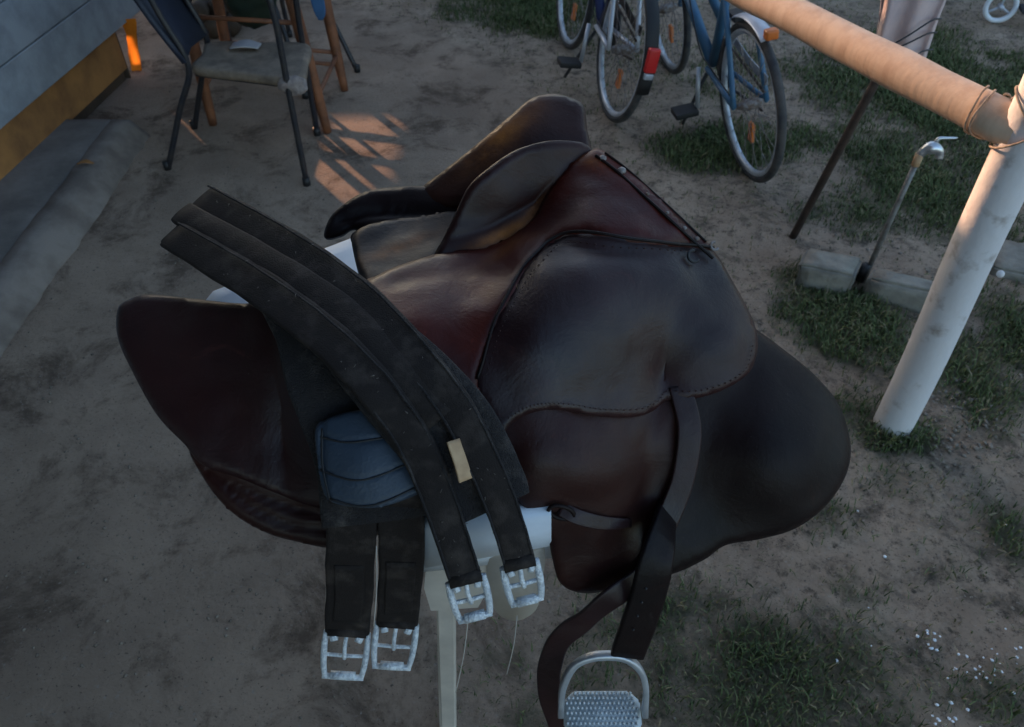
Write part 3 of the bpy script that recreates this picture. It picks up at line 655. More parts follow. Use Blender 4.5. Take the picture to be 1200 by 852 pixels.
def lint(paths, wd, n_, seed):
    rn = random.Random(seed); bm = bmesh.new()
    for _ in range(n_):
        P, nm = rn.choice(paths); i = rn.randrange(1, len(P) - 2); t = (P[i + 1] - P[i - 1]).normalized(); lat = t.cross(nm).normalized(); nn = lat.cross(t)
        c = P[i].lerp(P[i + 1], rn.random()) + lat * rn.uniform(-.46, .46) * wd + nn * .0058; a = rn.uniform(0, 6.28); d = (lat * math.cos(a) + t * math.sin(a)); l = rn.choice((.0005, .0007, .001, .0016))
        tube(bm, [c - d * l, c + nn * rn.uniform(.0005, .0015), c + d * l], rn.uniform(.0002, .00045), 4)
    tag(gobj('lint', bm, 'lint'), kind='stuff')
lint([(prs, (up + dn).normalized()), (pls, (up + dn).normalized())], .034, 60, 5)
# under half
bm = bmesh.new()
plb = ribbon(bm, GP([(262, 292, .990), (322, 332, 1.000), (360, 380, .992), (390, 440, .972), (418, 500, .940), (434, 560, .905), (440, 610, .872)]), [.050, .055, .068, .088, .098, .100, .100], .010, [up, up, up, up, dn, dn, dn], 8, crown=.003); gobj('lower_band', bm, 'felt')
lint([(plb[18:44], (up + dn).normalized())], .08, 80, 6)
LB = [U(415, 575, .905), UY(411, 640, .430), UY(409, 700, .424), UY(407, 742, .420)]
LC = [U(467, 575, .905), UY(471, 640, .436), UY(468, 690, .430), UY(465, 732, .426)]
bm = bmesh.new(); pl2 = ribbon(bm, LB, [.046, .048, .049, .049], .006, [dn, hg, hg, hg], 8); gobj('strap', bm, 'strap')
bm = bmesh.new(); pl3 = ribbon(bm, LC, [.044, .045, .046, .046], .006, [dn, hg, hg, hg], 8); gobj('strap', bm, 'strap')
# stitched patches at the strap ends
for a, b in ((LB, 0), (LC, 1)):
    bm = bmesh.new(); ribbon(bm, [a[1] + (a[2] - a[1]) * .3 + hg * .004, a[2] + hg * .004, a[2] + (a[3] - a[2]) * .6 + hg * .004], .030, .002, hg, 5); gobj('stitched_patch', bm, 'strap')
# blue padded guard with stitched rows
PF = Field([(375, 500, .948), (470, 482, .948), (492, 572, .908), (392, 590, .902), (430, 540, .934), (380, 545, .924), (485, 525, .928)])
def quilt(V):
    o = np.zeros(len(V))
    for c in ([(383, 512), (420, 522), (462, 515)], [(385, 550), (425, 558), (475, 545)], [(388, 580), (430, 590), (488, 570)]):
        P0 = np.array([tuple(a) for a in crom(c, 12)]); d = np.sqrt(((V[:, None] - P0[None]) ** 2).sum(2)).min(1); o -= .0022 * np.exp(-(d / 2.2) ** 2)
    d = np.abs(V[:, 0] - (384 + (V[:, 1] - 500) * .09)); o -= .003 * np.exp(-(d / 2.5) ** 2); return o
sheet('quilted_pad', [(375, 503), (390, 492), (425, 484), (452, 483), (462, 492), (478, 530), (494, 570), (480, 582), (440, 592), (400, 588), (386, 578), (379, 540)], PF, 'pad', girth, .012, .006, .004, 7, 3.5, wr=.001, extra=quilt)
for c in ([(383, 512), (420, 522), (462, 515)], [(385, 550), (425, 559), (477, 545)], [(384, 503), (388, 545), (394, 582)], [(394, 582), (435, 589), (486, 571)]):
    bm = bmesh.new(); tube(bm, [Fp(PF, a, b, .0152) for a, b in crom(c, 8)], .0011, 5); gobj('pad_seam', bm, 'black')
# tan label between the straps
bm = bmesh.new(); ribbon(bm, [U(531, 516, .962), U(538, 538, .951), U(546, 563, .937)], .0135, .0025, Vector((.55, -.6, .6)).normalized(), 5); gobj('label_tag', bm, 'label')
# buckles
def buckle(c, tdir, nrm, wd, ht, mname='buckle'):
    t = tdir.normalized(); lat = t.cross(nrm).normalized(); nn = lat.cross(t)
    def q(a, b, h=0): return c + lat * a + t * b + nn * h
    bm = bmesh.new(); hw_ = wd / 2; r = .0031
    for s in (-1, 1): tube(bm, [q(s * hw_, -.002), q(s * hw_ * 1.02, ht * .3, .002), q(s * hw_ * .98, ht * .7, .002), q(s * hw_ * .88, ht)], [r, r * 1.15, r * 1.1, r], 8, 4)
    for b, rr in ((.0, r * .9), (ht * .5, r * .75), (ht, r * 1.15)): tube(bm, [q(-hw_, b), q(0, b, .001), q(hw_, b)], rr, 8, 4)
    tube(bm, [q(-hw_ * .6, ht * .93, .003), q(hw_ * .6, ht * .93, .003)], r * 1.6, 8)
    bu = gobj('buckle', bm, mname)
    bm = bmesh.new(); tube(bm, [q(0, -.004, .004), q(.001, ht * .25, .006), q(.0, ht * .52, .0045)], .0024, 7, 3)
    for s in (-1, 1): tube(bm, [q(s * hw_ * .45, .002, .004), q(s * hw_ * .75, ht * .08, .004)], .0045, 7)
    pr = gobj('prong', bm, mname); pr.parent = bu
    # leather keeper wrapped round the upper bar
    bm = bmesh.new(); tube(bm, [q(-hw_ * .92, -.004, .001), q(hw_ * .92, -.004, .001)], .0072, 10); gobj('strap_fold', bm, 'strap')
def bend(pth, n=.5): return (pth[-1] - pth[-4]).normalized()
def wpx(p, n): return n * (p - Vector((0, 0, H))).length / F * 1.0
buckle(pl2[-1], Vector((-.01, -.03, -.06)), hg, .046, .058)
buckle(pl3[-1], Vector((-.01, -.03, -.06)), hg, .043, .056)
buckle(pls[-1], bend(pls) + Vector((-.0, 0, -.5)), dn, .033, .046)
buckle(prs[-1], bend(prs) + Vector((-.0, 0, -.5)), dn, .032, .045)
# loose threads
for a, b, yy in (((549, 722), (534, 812), .43), ((606, 722), (594, 790), .43), ((441, 640), (438, 735), .425)):
    bm = bmesh.new(); mid = ((a[0] + b[0]) / 2 + 2, (a[1] + b[1]) / 2); tube(bm, [UY(*a, yy - .006), UY(*mid, yy - .006), UY(*b, yy - .008)], .0006, 5, 5); gobj('loose_thread', bm, 'thread')

# ================================================================ WHITE STAND under the saddle
stand = thing('saddle_stand', (-.12, .62, 0), 'tall white plastic stand with cream legs holding up the saddle', 'stand')
def stobj(name, bm, m, smooth=True): return bmobj(name, bm, m, stand, smooth, origin=stand.location)
zt = .885
L_, T_ = U(237, 346, zt), U(430, 272, zt)
N1, N2 = UY(500, 604, .455), UY(640, 600, .455)
def loft(bm, rings):
    rr = [[bm.verts.new(p) for p in r] for r in rings]; n = len(rr[0])
    for a, b in zip(rr, rr[1:]):
        for k in range(n): bm.faces.new((a[k], a[(k + 1) % n], b[(k + 1) % n], b[k]))
    bm.faces.new(rr[0][::-1]); bm.faces.new(rr[-1])
# top: a moulded board running from the far left end down to the near end
bm = bmesh.new()
A0, A1 = Vector((L_.x, L_.y, .885)), Vector((T_.x, T_.y, .885))
B0, B1 = Vector((-.095, .452, .80)), Vector((.050, .470, .80))
M0, M1 = (A0 + B0) / 2 + Vector((0, 0, .0)), (A1 + B1) / 2
def cross(p, q, th):
    d = (q - p); return [p + Vector((0, 0, -th)), p + Vector((0, 0, -.01)), p + d * .06, q - d * .06, q + Vector((0, 0, -.01)), q + Vector((0, 0, -th))]
loft(bm, [cross(A0, A1, .03), cross(A0 * .95 + B0 * .05 + Vector((0, 0, .006)), A1 * .95 + B1 * .05 + Vector((0, 0, .006)), .035), cross(M0, M1, .04), cross(A0 * .08 + B0 * .92, A1 * .08 + B1 * .92, .04), cross(B0 + Vector((0, 0, -.012)), B1 + Vector((0, 0, -.012)), .035)])
stobj('top', bm, 'plastic')
# front apron, with a lip
bm = bmesh.new()
a, b = UY(498, 620, .444), UY(646, 604, .449); c, d = UY(646, 638, .453), UY(498, 664, .449)
for off in (0,):
    loft(bm, [[a + Vector((0, .02, 0)), b + Vector((0, .02, 0)), b, a], [d + Vector((0, .02, 0)), c + Vector((0, .02, 0)), c + Vector((0, -.002, 0)), d + Vector((0, -.002, 0))]])
stobj('apron', bm, 'plastic')
# cream brackets under the apron
bm = bmesh.new()
o_ = [UY(u, v, .462) for u, v in ((500, 656), (575, 656), (573, 690), (560, 712), (505, 716), (497, 690))]
loft(bm, [o_, [p + Vector((0, .03, 0)) for p in o_]]); stobj('bracket', bm, 'plastic_cream', False)
bm = bmesh.new()
o_ = [UY(u, v, .460) for u, v in crom([(574, 655), (610, 650), (638, 645), (634, 690), (628, 715), (605, 728), (582, 718), (572, 690)], 3, True)]
loft(bm, [o_, [p + Vector((0, .03, 0)) for p in o_]]); stobj('bracket', bm, 'plastic_cream')
# legs
def leg(top_, bot, w0, w1, m='plastic_cream'):
    bm = bmesh.new()
    def sq(p, s): return [p + Vector((x * s / 2, y * s / 2, 0)) for x, y in ((-.8, -1), (.8, -1), (1, -.8), (1, .8), (.8, 1), (-.8, 1), (-1, .8), (-1, -.8))]
    loft(bm, [sq(top_, w0), sq(bot, w1)]); stobj('leg', bm, m, False)
g = UY(526, 852, .476); t0 = UY(523, 700, .476)
leg(t0, t0 + (g - t0) * (t0.z / (t0.z - g.z)), .022, .022)
leg(UY(519, 640, .59), U(521, 850), .02, .018)
leg(UY(398, 520, .66), U(388, 742), .026, .022)
leg(A1 + Vector((-.01, -.04, -.01)), Vector((A1.x - .01, A1.y - .03, 0)), .03, .026)
# block of the stand core carrying the saddle
bm = bmesh.new(); q0 = (A0 + A1 + B0 + B1) / 4
loft(bm, [[Vector((-.19, .57, .78)), Vector((.0, .56, .78)), Vector((.06, .74, .80)), Vector((-.14, .80, .80))], [Vector((-.16, .59, .925)), Vector((.0, .57, .935)), Vector((.04, .72, .955)), Vector((-.13, .76, .935))]]); stobj('riser', bm, 'plastic', False)

# ================================================================ RAIL, POST, ROPE
pb = U(1047, 497)
bm = bmesh.new(); tube(bm, [pb + Vector((-.03 * zz, 0, zz)) + Vector((.003 * math.sin(zz * 9), .003 * math.cos(zz * 7), 0)) for zz in np.linspace(-.05, 1.06, 18)], [.047 - .002 * zz for zz in np.linspace(0, 1, 18)], 20)
bmesh.ops.create_uvsphere(bm, u_segments=10, v_segments=6, radius=.008, matrix=Matrix.Translation(pb + Vector((.043, -.03, .50))))
post = bmobj('fence_post', bm, 'post'); tag(post, 'thick white-painted round post planted in the grass', 'post')
la = UY(1172, 172, 1.31); 
la = Vector((pb.x - .03, pb.y, .80)); lb = U(878, -8, .80)
ld = (lb - la).normalized(); ls = la + ld * .0; le = lb + ld * 3.2
m = M['log']; n = m.node_tree; mp = n.nodes.new('ShaderNodeMapping'); q_ = ld.to_track_quat('Z', 'Y').inverted().to_euler(); mp.inputs['Rotation'].default_value = q_; mp.inputs['Scale'].default_value = (4.5, 4.5, .35)
for nd in list(n.nodes):
    if nd.type == 'TEX_NOISE': n.links.new(mp.outputs[0], nd.inputs['Vector'])
n.links.new(next(x for x in n.nodes if x.type == 'TEX_COORD').outputs['Object'], mp.inputs[0])
bm = bmesh.new(); k = 40
tube(bm, [ls + (le - ls) * (i / k) + Vector((noise.noise(Vector((i * .35, 0, 0))), noise.noise(Vector((0, i * .35, 0))), noise.noise(Vector((0, 0, i * .35))))) * .003 for i in range(k + 1)], [.040 * (1 + .06 * noise.noise(Vector((i * .5, 3, 3)))) for i in range(k + 1)], 24)
for v in bm.verts: v.co += Vector((noise.noise(v.co * 18), noise.noise(v.co * 18 + Vector((4, 0, 0))), noise.noise(v.co * 18 + Vector((0, 4, 0))))) * .0035
rail = bmobj('rail', bm, 'log'); tag(rail, 'peeled wooden log rail lashed across the top of the white post', 'rail')
bm = bmesh.new()
jc = (la + ld * .05)
ax = ld; s1 = Vector((0, 0, 1)); s2 = ax.cross(s1).normalized()
for i in range(2):
    oc = jc + ld * (.013 * i + .0)
    tube(bm, [oc + (s1 * math.cos(t) + s2 * math.sin(t)) * (.0435 + .002 * math.sin(3 * t + i)) + ld * (.006 * t + .004 * math.sin(2 * t + i)) for t in np.linspace(0, 6.4, 30)], .0024, 6)
for i in range(2):
    tube(bm, [Vector((pb.x - .024, pb.y, .80)) + Vector((math.cos(t) * .049, math.sin(t) * .049, .03 - .02 * i + .045 * math.cos(t + .5) * (1 if i % 2 else -1))) for t in np.linspace(0, 6.4, 30)], .0024, 6)
tag(bmobj('rope', bm, 'rope'), 'frayed rope lashing the log rail to the white post', 'rope')
# second post under the far end of the rail (out of the picture)
fe = le - ld * .1
bm = bmesh.new(); tube(bm, [Vector((fe.x, fe.y, zz)) for zz in (-.05, .3, .765)], .045, 18); tag(bmobj('fence_post', bm, 'post'), 'white post under the far end of the log rail', 'post')

# leaning iron rod with the cloth tied on it
r0 = U(930, 276); r1 = UY(1026, 96, 2.06); r2 = r0 + (r1 - r0) * 1.9
bm = bmesh.new(); tube(bm, [r0 - (r1 - r0) * .05, r1, r2], .0125, 10); tag(bmobj('iron_rod', bm, 'rod'), 'slim dark iron rod stuck in the ground behind the log rail', 'rod')
clo = thing('hanging_cloth', tuple(r1), 'pinkish cloth bundle tied with thin wire on the iron rod', 'cloth')
bm = bmesh.new(); cy = 2.02
rows = [((1026, -60), (1125, -60)), ((1034, -20), (1118, -20)), ((1032, 10), (1106, 8)), ((1027, 35), (1098, 28)), ((1024, 52), (1092, 48)), ((1030, 64), (1086, 66)), ((1052, 74), (1078, 88))]
rr = []
for (a, b) in rows:
    ring_ = []
    for k in range(44):
        t = 2 * math.pi * k / 44; f = .5 - .5 * math.cos(t); u = a[0] + (b[0] - a[0]) * f; v = a[1] + (b[1] - a[1]) * f
        p = UY(u, v, cy - .030 * math.sin(t) + .011 * math.sin(t * 6 + v * .015)); ring_.append(bm.verts.new(p - r1))
    rr.append(ring_)
for a, b in zip(rr, rr[1:]):
    for k in range(44): bm.faces.new((a[k], a[(k + 1) % 44], b[(k + 1) % 44], b[k]))
bm.faces.new(rr[-1]); bm.faces.new(rr[0][::-1])
cl = bmobj('cloth', bm, 'cloth', clo); md = cl.modifiers.new('s', 'SUBSURF'); md.levels = md.render_levels = 1
for a, b in (((1028, 56), (1100, 22)), ((1028, 60), (1094, 38)), ((1050, 68), (1090, 58))):
    bm = bmesh.new(); tube(bm, [UY(a[0] - 3, a[1] + 2, cy + .0) - r1, UY(a[0] + 12, a[1] - 1, cy - .045) - r1, UY((a[0] + b[0]) / 2, (a[1] + b[1]) / 2 + 3, cy - .052) - r1, UY(b[0] - 8, b[1] + 2, cy - .04) - r1, UY(b[0] + 3, b[1], cy) - r1], .0022, 6, 5); bmobj('tie_wire', bm, 'wire', clo)

# standpipe with tap
tb = U(1012, 327); ttop = UY(1074, 190, 1.92)
tap = thing('water_tap', tuple(tb), 'old garden standpipe with a metal tap behind the concrete blocks', 'tap')
def tobj(name, bm, m): return bmobj(name, bm, m, tap, origin=tap.location)
bm = bmesh.new(); tube(bm, [tb - Vector((0, 0, .03)), tb + (ttop - tb) * .5, ttop], .008, 10); tobj('pipe', bm, 'pipe')
bm = bmesh.new(); tube(bm, [tb - Vector((.012, .005, 0)), tb + Vector((-.012, -.008, .06))], .014, 10); tobj('base_sleeve', bm, 'black')
bm = bmesh.new(); tube(bm, [ttop - Vector((0, 0, .01)), ttop + Vector((0, 0, .025))], .011, 10); tobj('collar', bm, 'label')
e1 = ttop + Vector((.01, 0, .035))
bm = bmesh.new(); tube(bm, [ttop + Vector((0, 0, .02)), e1 + Vector((.002, 0, .004)), e1 + Vector((.014, -.004, .010)), e1 + Vector((.030, -.009, .006)), e1 + Vector((.038, -.011, -.004)), e1 + Vector((.039, -.012, -.016))], [.010, .014, .018, .013, .010, .011], 10, 3); tobj('spout', bm, 'chrome')
bm = bmesh.new(); tube(bm, [e1 + Vector((.02, 0, .015)), e1 + Vector((.024, 0, .034)), e1 + Vector((.045, .0, .036)), e1 + Vector((.075, .004, .034))], [.007, .005, .004, .003], 8, 4); tobj('handle', bm, 'chrome')

# concrete blocks
def block(corners, h, label, seed):
    bm = bmesh.new(); rn = random.Random(seed)
    lo = [bm.verts.new((p.x, p.y, -.02)) for p in corners]; hi = [bm.verts.new((p.x + rn.uniform(-.006, .006), p.y + rn.uniform(-.006, .006), h + rn.uniform(-.008, .008))) for p in corners]
    bm.faces.new(hi); bm.faces.new(lo[::-1])
    for k in range(4): bm.faces.new((lo[k], lo[(k + 1) % 4], hi[(k + 1) % 4], hi[k]))
    bmesh.ops.bevel(bm, geom=list(bm.edges), offset=.008, segments=2, affect='EDGES')
    bmesh.ops.subdivide_edges(bm, edges=list(bm.edges), cuts=3, use_grid_fill=True)
    for v in bm.verts: v.co += Vector((noise.noise(v.co * 25), noise.noise(v.co * 25 + Vector((5, 0, 0))), noise.noise(v.co * 25 + Vector((0, 5, 0))))) * .006
    tag(bmobj('concrete_block', bm, 'block'), label, 'block')
hB = .075
block([U(938, 312, hB), U(1003, 324, hB), U(1012, 300, hB), U(950, 289, hB)], hB, 'short broken concrete block left of the standpipe foot', 1)
block([U(1016, 324, hB), U(1116, 350, hB), U(1128, 337, hB), U(1026, 309, hB)], hB, 'long concrete kerb block between the standpipe and the white post', 2)
block([U(1165, 310, .03), U(1215, 325, .03), U(1220, 285, .03), U(1172, 280, .03)], .03, 'flat concrete slab lying beyond the white post', 3)

# ================================================================ CHAIRS, TABLE
def make_chair(label):
    t = thing('chair', tuple(U(300, 180)), label, 'chair'); o = Vector(t.location)
    def co(name, bm, m, sm=True): return bmobj(name, bm, m, t, sm, origin=o)
    A, B, Cc, D = U(197, 198), U(360, 217), U(228, 150), U(372, 158)
    zs_ = .375
    sA, sB, sC, sD = U(226, 78, zs_), U(350, 92, zs_), U(245, 48, zs_), U(360, 50, zs_)
    def mid(p, q, f): return p + (q - p) * f
    # near front leg runs up into the armrest and back
    for lo_, st_, ofs in ((B, Vector((sB.x - .035, sB.y - .02, zs_)), 0), (D, Vector((sD.x - .02, sD.y + .01, zs_)), 0)):
        up_ = lo_ + (st_ - lo_) * 1.62
        back = Vector((sA.x - .10, up_.y, up_.z + .05))
        bm = bmesh.new(); tube(bm, [lo_, st_, up_ - (st_ - lo_) * .06, up_ + Vector((-.03, 0, .035)), mid(up_, back, .5) + Vector((0, 0, .04)), back], .0105, 10, 6); co('leg', bm, 'tube')
    for lo_, st_ in ((A, Vector((sA.x - .015, sA.y + .0, zs_))), (Cc, Vector((sC.x - .01, sC.y + .01, zs_)))):
        bm = bmesh.new(); tube(bm, [lo_, mid(lo_, st_, .6), st_, st_ + Vector((-.045, .0, .17)), st_ + Vector((-.11, 0, .42))], .0105, 10, 5); co('leg', bm, 'tube')
    for p in (A, B, Cc, D):
        bm = bmesh.new(); tube(bm, [p, p + Vector((0, 0, .03))], .0135, 10); co('foot_cap', bm, 'black')
    # seat: rounded, dished cushion
    bm = bmesh.new(); rows_ = []
    ol_ = crom([tuple(sA), tuple(mid(sA, sB, .5) + Vector((0, -.01, 0))), tuple(sB), tuple(mid(sB, sD, .5) + Vector((.015, 0, 0))), tuple(sD), tuple(mid(sD, sC, .5)), tuple(sC), tuple(mid(sA, sC, .5))], 5, True)
    ctr = sum((Vector(q) for q in ol_), Vector()) / len(ol_)
    for sc, dz in ((.9, -.032), (.985, -.028), (1., -.015), (.985, -.003), (.9, .003), (.6, -.001), (.2, -.004)):
        rows_.append([bm.verts.new(ctr + (Vector(q) - ctr) * sc + Vector((0, 0, dz))) for q in ol_])
    n = len(ol_)
    for a, b in zip(rows_, rows_[1:]):
        for k in range(n): bm.faces.new((a[k], a[(k + 1) % n], b[(k + 1) % n], b[k]))
    bm.faces.new(rows_[0][::-1]); bm.faces.new(rows_[-1]); st_o = co('seat', bm, 'seat_cloth')
    bm = bmesh.new(); fp = sB + Vector((-.02, -.012, -.02)); bmesh.ops.create_icosphere(bm, subdivisions=3, radius=1, matrix=Matrix.Translation(fp) @ Matrix.Diagonal((.05, .022, .034, 1)))
    for v in bm.verts: v.co += Vector((noise.noise(v.co * 40), noise.noise(v.co * 40 + Vector((3, 0, 0))), noise.noise(v.co * 40 + Vector((0, 3, 0))))) * .012
    co('torn_foam', bm, 'foam')
    # under-seat frame
    bm = bmesh.new(); tube(bm, [sA + Vector((0, .02, -.035)), sB + Vector((-.03, .02, -.035)), sD + Vector((-.02, -.02, -.035)), sC + Vector((0, -.02, -.035)), sA + Vector((0, .02, -.035))], .009, 8); co('seat_frame', bm, 'tube')
    # backrest panel at the left, leaning back
    b0, b1 = sA + Vector((-.012, -.02, .02)), sC + Vector((-.0, .02, .02)); lean = Vector((-.155, 0, .42))
    bm = bmesh.new(); rws = []
    for f in np.linspace(0, 1, 7):
        bow = Vector((-.02 * math.sin(f * math.pi), 0, 0)); p, q = b0 + lean * f + bow, b1 + lean * f + bow; hv = Vector((-.012, 0, -.004))
        m_ = (p + q) / 2 + Vector((-.025, 0, 0)); rws.append([p + hv, p - hv * .2, m_ - hv * .2, q - hv * .2, q + hv, m_ + hv])
    loft(bm, rws); co('backrest', bm, 'backrest')
    return t
chair = make_chair('dark tube chair with a torn beige seat standing on the patio')
def copy_tree(o, parent=None):
    c = o.copy(); C.objects.link(c); c.parent = parent
    for ch in o.children: copy_tree(ch, c)
    return c
ch2 = copy_tree(chair); ch2['label'] = 'dark tube chair behind the red-brown table, only a leg showing'
# place it so that one leg stands at (418, 85)
ch2.rotation_euler = (0, 0, R(146)); bpy.context.view_layer.update()
want = U(419, 84); legp = ch2.matrix_world @ (U(197, 198) - Vector(chair.location)); ch2.location += want - legp
bm = bmesh.new(); pp = U(288, 55, .382)
ribbon(bm, [pp + Vector((-.05, .004, .002)), pp + Vector((0, 0, .012)), pp + Vector((.05, -.002, .003))], [.05, .06, .045], .006, Vector((0, 0, 1)), 6)
tag(bmobj('crumpled_paper', bm, 'paper'), 'pale crumpled paper lying on the torn chair seat', 'paper')

table = thing('table', tuple(U(330, 120)), 'red-brown wooden table with splayed round legs behind the chair', 'table')
to = Vector(table.location)
def tbo(name, bm, m): return bmobj(name, bm, m, table, origin=to)
tl_ = [(U(384, 155), Vector((-.06, -.0, 0))), (U(404, 106), Vector((-.05, .03, 0))), (U(250, 146), Vector((.02, .0, 0))), (Vector((-1.22, 3.34, 0)), Vector((.03, .03, 0)))]
tops = []
for b, sh in tl_:
    bm = bmesh.new(); tp_ = Vector((b.x, b.y, .68)) + sh * 1.0; tube(bm, [b, b + (tp_ - b) * .25, b + (tp_ - b) * .6, tp_], [.016, .021, .023, .022], 12, 4); tbo('leg', bm, 'wood_red'); tops.append(tp_)
for i, j, f in ((0, 1, .22), (2, 3, .22), (0, 2, .62), (1, 3, .16), (1, 3, .235)):
    p = tl_[i][0] + (tops[i] - tl_[i][0]) * f; q = tl_[j][0] + (tops[j] - tl_[j][0]) * f; bm = bmesh.new(); tube(bm, [p, q], .009, 8); tbo('stretcher', bm, 'wood_red')
bm = bmesh.new(); tc_ = sum(tops, Vector()) / 4; box(bm, tc_ + Vector((0, 0, .012)), (.62, .58, .03), .006); tbo('tabletop', bm, 'wood_red')
# bag under the table and rag hanging at its leg
bm = bmesh.new(); bc = Vector((-.99, 3.10, .50)); bmesh.ops.create_icosphere(bm, subdivisions=4, radius=1, matrix=Matrix.Translation(bc) @ Matrix.Diagonal((.115, .08, .19, 1)))
for v in bm.verts: v.co += (v.co - bc).normalized() * (.02 * noise.noise(v.co * 14) + .008 * noise.noise(v.co * 45))
tag(bmobj('bag', bm, 'bag'), 'dark green sack hanging under the red-brown table', 'bag')
bm = bmesh.new(); rt = UY(372, 2, 2.80); ribbon(bm, [rt + Vector((-.005, .0, .10)), rt + Vector((0, -.004, .03)), rt + Vector((.004, -.006, -.03)), rt + Vector((.0, -.002, -.06))], [.04, .045, .04, .015], .006, Vector((.2, -.9, .3)), 6)
tag(bmobj('rag', bm, 'rag'), 'blue rag hanging on the red-brown table leg', 'rag')
# dark logs added left of the table where the corner is in shade
fw = 0
for i in range(7):
    bm = bmesh.new(); p = Vector((-1.60 + .088 * (i % 4) + .04 * (i // 4) + rnd.uniform(-.01, .01), 3.80 + rnd.uniform(-.03, .03), .045 + .075 * (i // 4)))
    q = p + Vector((rnd.uniform(-.05, .05), .34, rnd.uniform(-.01, .01))); tube(bm, [p, p + (q - p) * .5 + Vector((rnd.uniform(-.01, .01), 0, 0)), q], [.045, .047, .043], 9, 3)
    tag(bmobj('shade_log', bm, 'wood_dark'), 'dark log added to fill the shaded corner beyond the house', 'log', 'dark logs added in the shaded corner')

# ================================================================ BICYCLES
def make_bike(label, r, paint, wb, style, fend='black', fork=None):
    t = thing('bicycle', (0, 0, 0), label, 'bicycle', 'bicycles parked in the yard')
    def co(name, bm, m, par=None): return bmobj(name, bm, m, par or t)
    def wheel(cx):
        c = Vector((cx, 0, r)); ca = [Vector((math.cos(a), 0, math.sin(a))) for a in np.linspace(0, 2 * math.pi, 49)[:-1]]
        def torus(rad, rx, ry, seg=10):
            bm = bmesh.new(); rings = []
            for d in ca: rings.append([bm.verts.new(c + d * (rad + rx * math.cos(q)) + Vector((0, ry * math.sin(q), 0))) for q in np.linspace(0, 2 * math.pi, seg + 1)[:-1]])
            for i in range(48):
                for k in range(seg): bm.faces.new((rings[i][k], rings[i][(k + 1) % seg], rings[(i + 1) % 48][(k + 1) % seg], rings[(i + 1) % 48][k]))
            return bm
        wh = co('wheel', torus(r - .030, .013, .011), 'rim'); co('tyre', torus(r - .014, .0135, .015), 'tyre', wh)
        bm = bmesh.new()
        for i in range(28):
            a = 2 * math.pi * i / 28; b = a + (.5 if i % 4 < 2 else -.5); tube(bm, [c + Vector((.018 * math.cos(b), .022 * (1 if i % 2 else -1), .018 * math.sin(b))), c + Vector(((r - .04) * math.cos(a), 0, (r - .04) * math.sin(a)))], .0011, 4, cap=False)
        co('spokes', bm, 'rust', wh)
        bm = bmesh.new(); tube(bm, [c + Vector((0, -.045, 0)), c + Vector((0, -.02, 0)), c + Vector((0, .02, 0)), c + Vector((0, .045, 0))], [.010, .02, .02, .010], 10); co('hub', bm, 'rust', wh)
        bm = bmesh.new(); box(bm, c + Vector((.02, -.02, -r * .45)), (.035, .012, .07), .003); co('reflector', bm, 'amber', wh)
        return c
    cr = wheel(0); cf = wheel(wb)
    bb = Vector((.36 * wb / .9, 0, r * .95)); st = bb + Vector((-.14, 0, .36)); hd_ = Vector((wb - .17, 0, r + .36)); sil = paint if style else 'silver'; hl = Vector((wb - .12, 0, r + .22))
    bm = bmesh.new(); tube(bm, [bb, st], .017, 10)
    if style: tube(bm, [bb, hl], .020, 10); tube(bm, [bb + (st - bb) * .55, hd_], .016, 10)
    else: tube(bm, [bb, hl], .020, 10); tube(bm, [st - Vector((0, 0, .03)), hd_], .017, 10)
    tube(bm, [hd_ + Vector((-.01, 0, .03)), hl], .021, 10); co('frame', bm, paint)
    for s in (-1, 1):
        bm = bmesh.new(); tube(bm, [bb + Vector((-.02, s * .03, 0)), cr + Vector((0, s * .058, 0))], .009, 8); tube(bm, [st - Vector((0, 0, .03)) + Vector((0, s * .02, 0)), cr + Vector((.1, s * .048, r * .75)), cr + Vector((0, s * .058, 0))], .010, 8, 4); co('rear_stay', bm, sil)
        bm = bmesh.new(); tube(bm, [hl + Vector((0, s * .02, -.0)), hl + Vector((.03, s * .05, -.05)), cf + Vector((-.02, s * .055, .05)), cf + Vector((0, s * .055, 0))], .011, 8, 4); co('fork_blade', bm, fork or paint)
    for cx, a0, a1 in ((cr, *((60, 112) if style else (35, 190))), (cf, 10, 140)):
        bm = bmesh.new(); pts = [cx + Vector((math.cos(R(a)), 0, math.sin(R(a)))) * (r + .014) for a in np.linspace(a0, a1, 18)]
        ribbon(bm, pts, .05, .003, [(p - cx).normalized() for p in pts], 1, crown=.006); co('fender', bm, fend)
    if style:
        bm = bmesh.new(); box(bm, cr + Vector((-.12, 0, r + .02)), (.03, .04, .03), .006); co('fender_reflector', bm, 'amber')
    a = R(128); tp2 = cr + Vector((math.cos(R(165)), 0, math.sin(R(165)))) * (r + .03)
    if not style:
        bm = bmesh.new(); box(bm, tp2, (.024, .042, .085), .006); co('tail_light', bm, 'red')
        bm = bmesh.new(); box(bm, tp2 + Vector((0, 0, -.056)), (.022, .034, .022), .004); co('tail_reflector', bm, 'rim')
    bm = bmesh.new()
    tube(bm, [bb + Vector((math.cos(q) * .085, -.045, math.sin(q) * .085)) for q in np.linspace(0, 6.283, 28)], .006, 6); bmesh.ops.create_cone(bm, cap_ends=True, segments=24, radius1=.08, radius2=.08, depth=.006, matrix=Matrix.Translation(bb + Vector((0, -.045, 0))) @ Matrix.Rotation(R(90), 4, 'X')); co('chainring', bm, 'tyre')
    bm = bmesh.new(); ribbon(bm, [bb + Vector((.10, -.055, .02)), bb + Vector((.0, -.055, .105)), bb + Vector((-.2, -.055, .085)), cr + Vector((.0, -.055, .07))], .035, .003, Vector((0, -1, 0)), 5); co('chain_guard', bm, 'rim' if style else 'black')
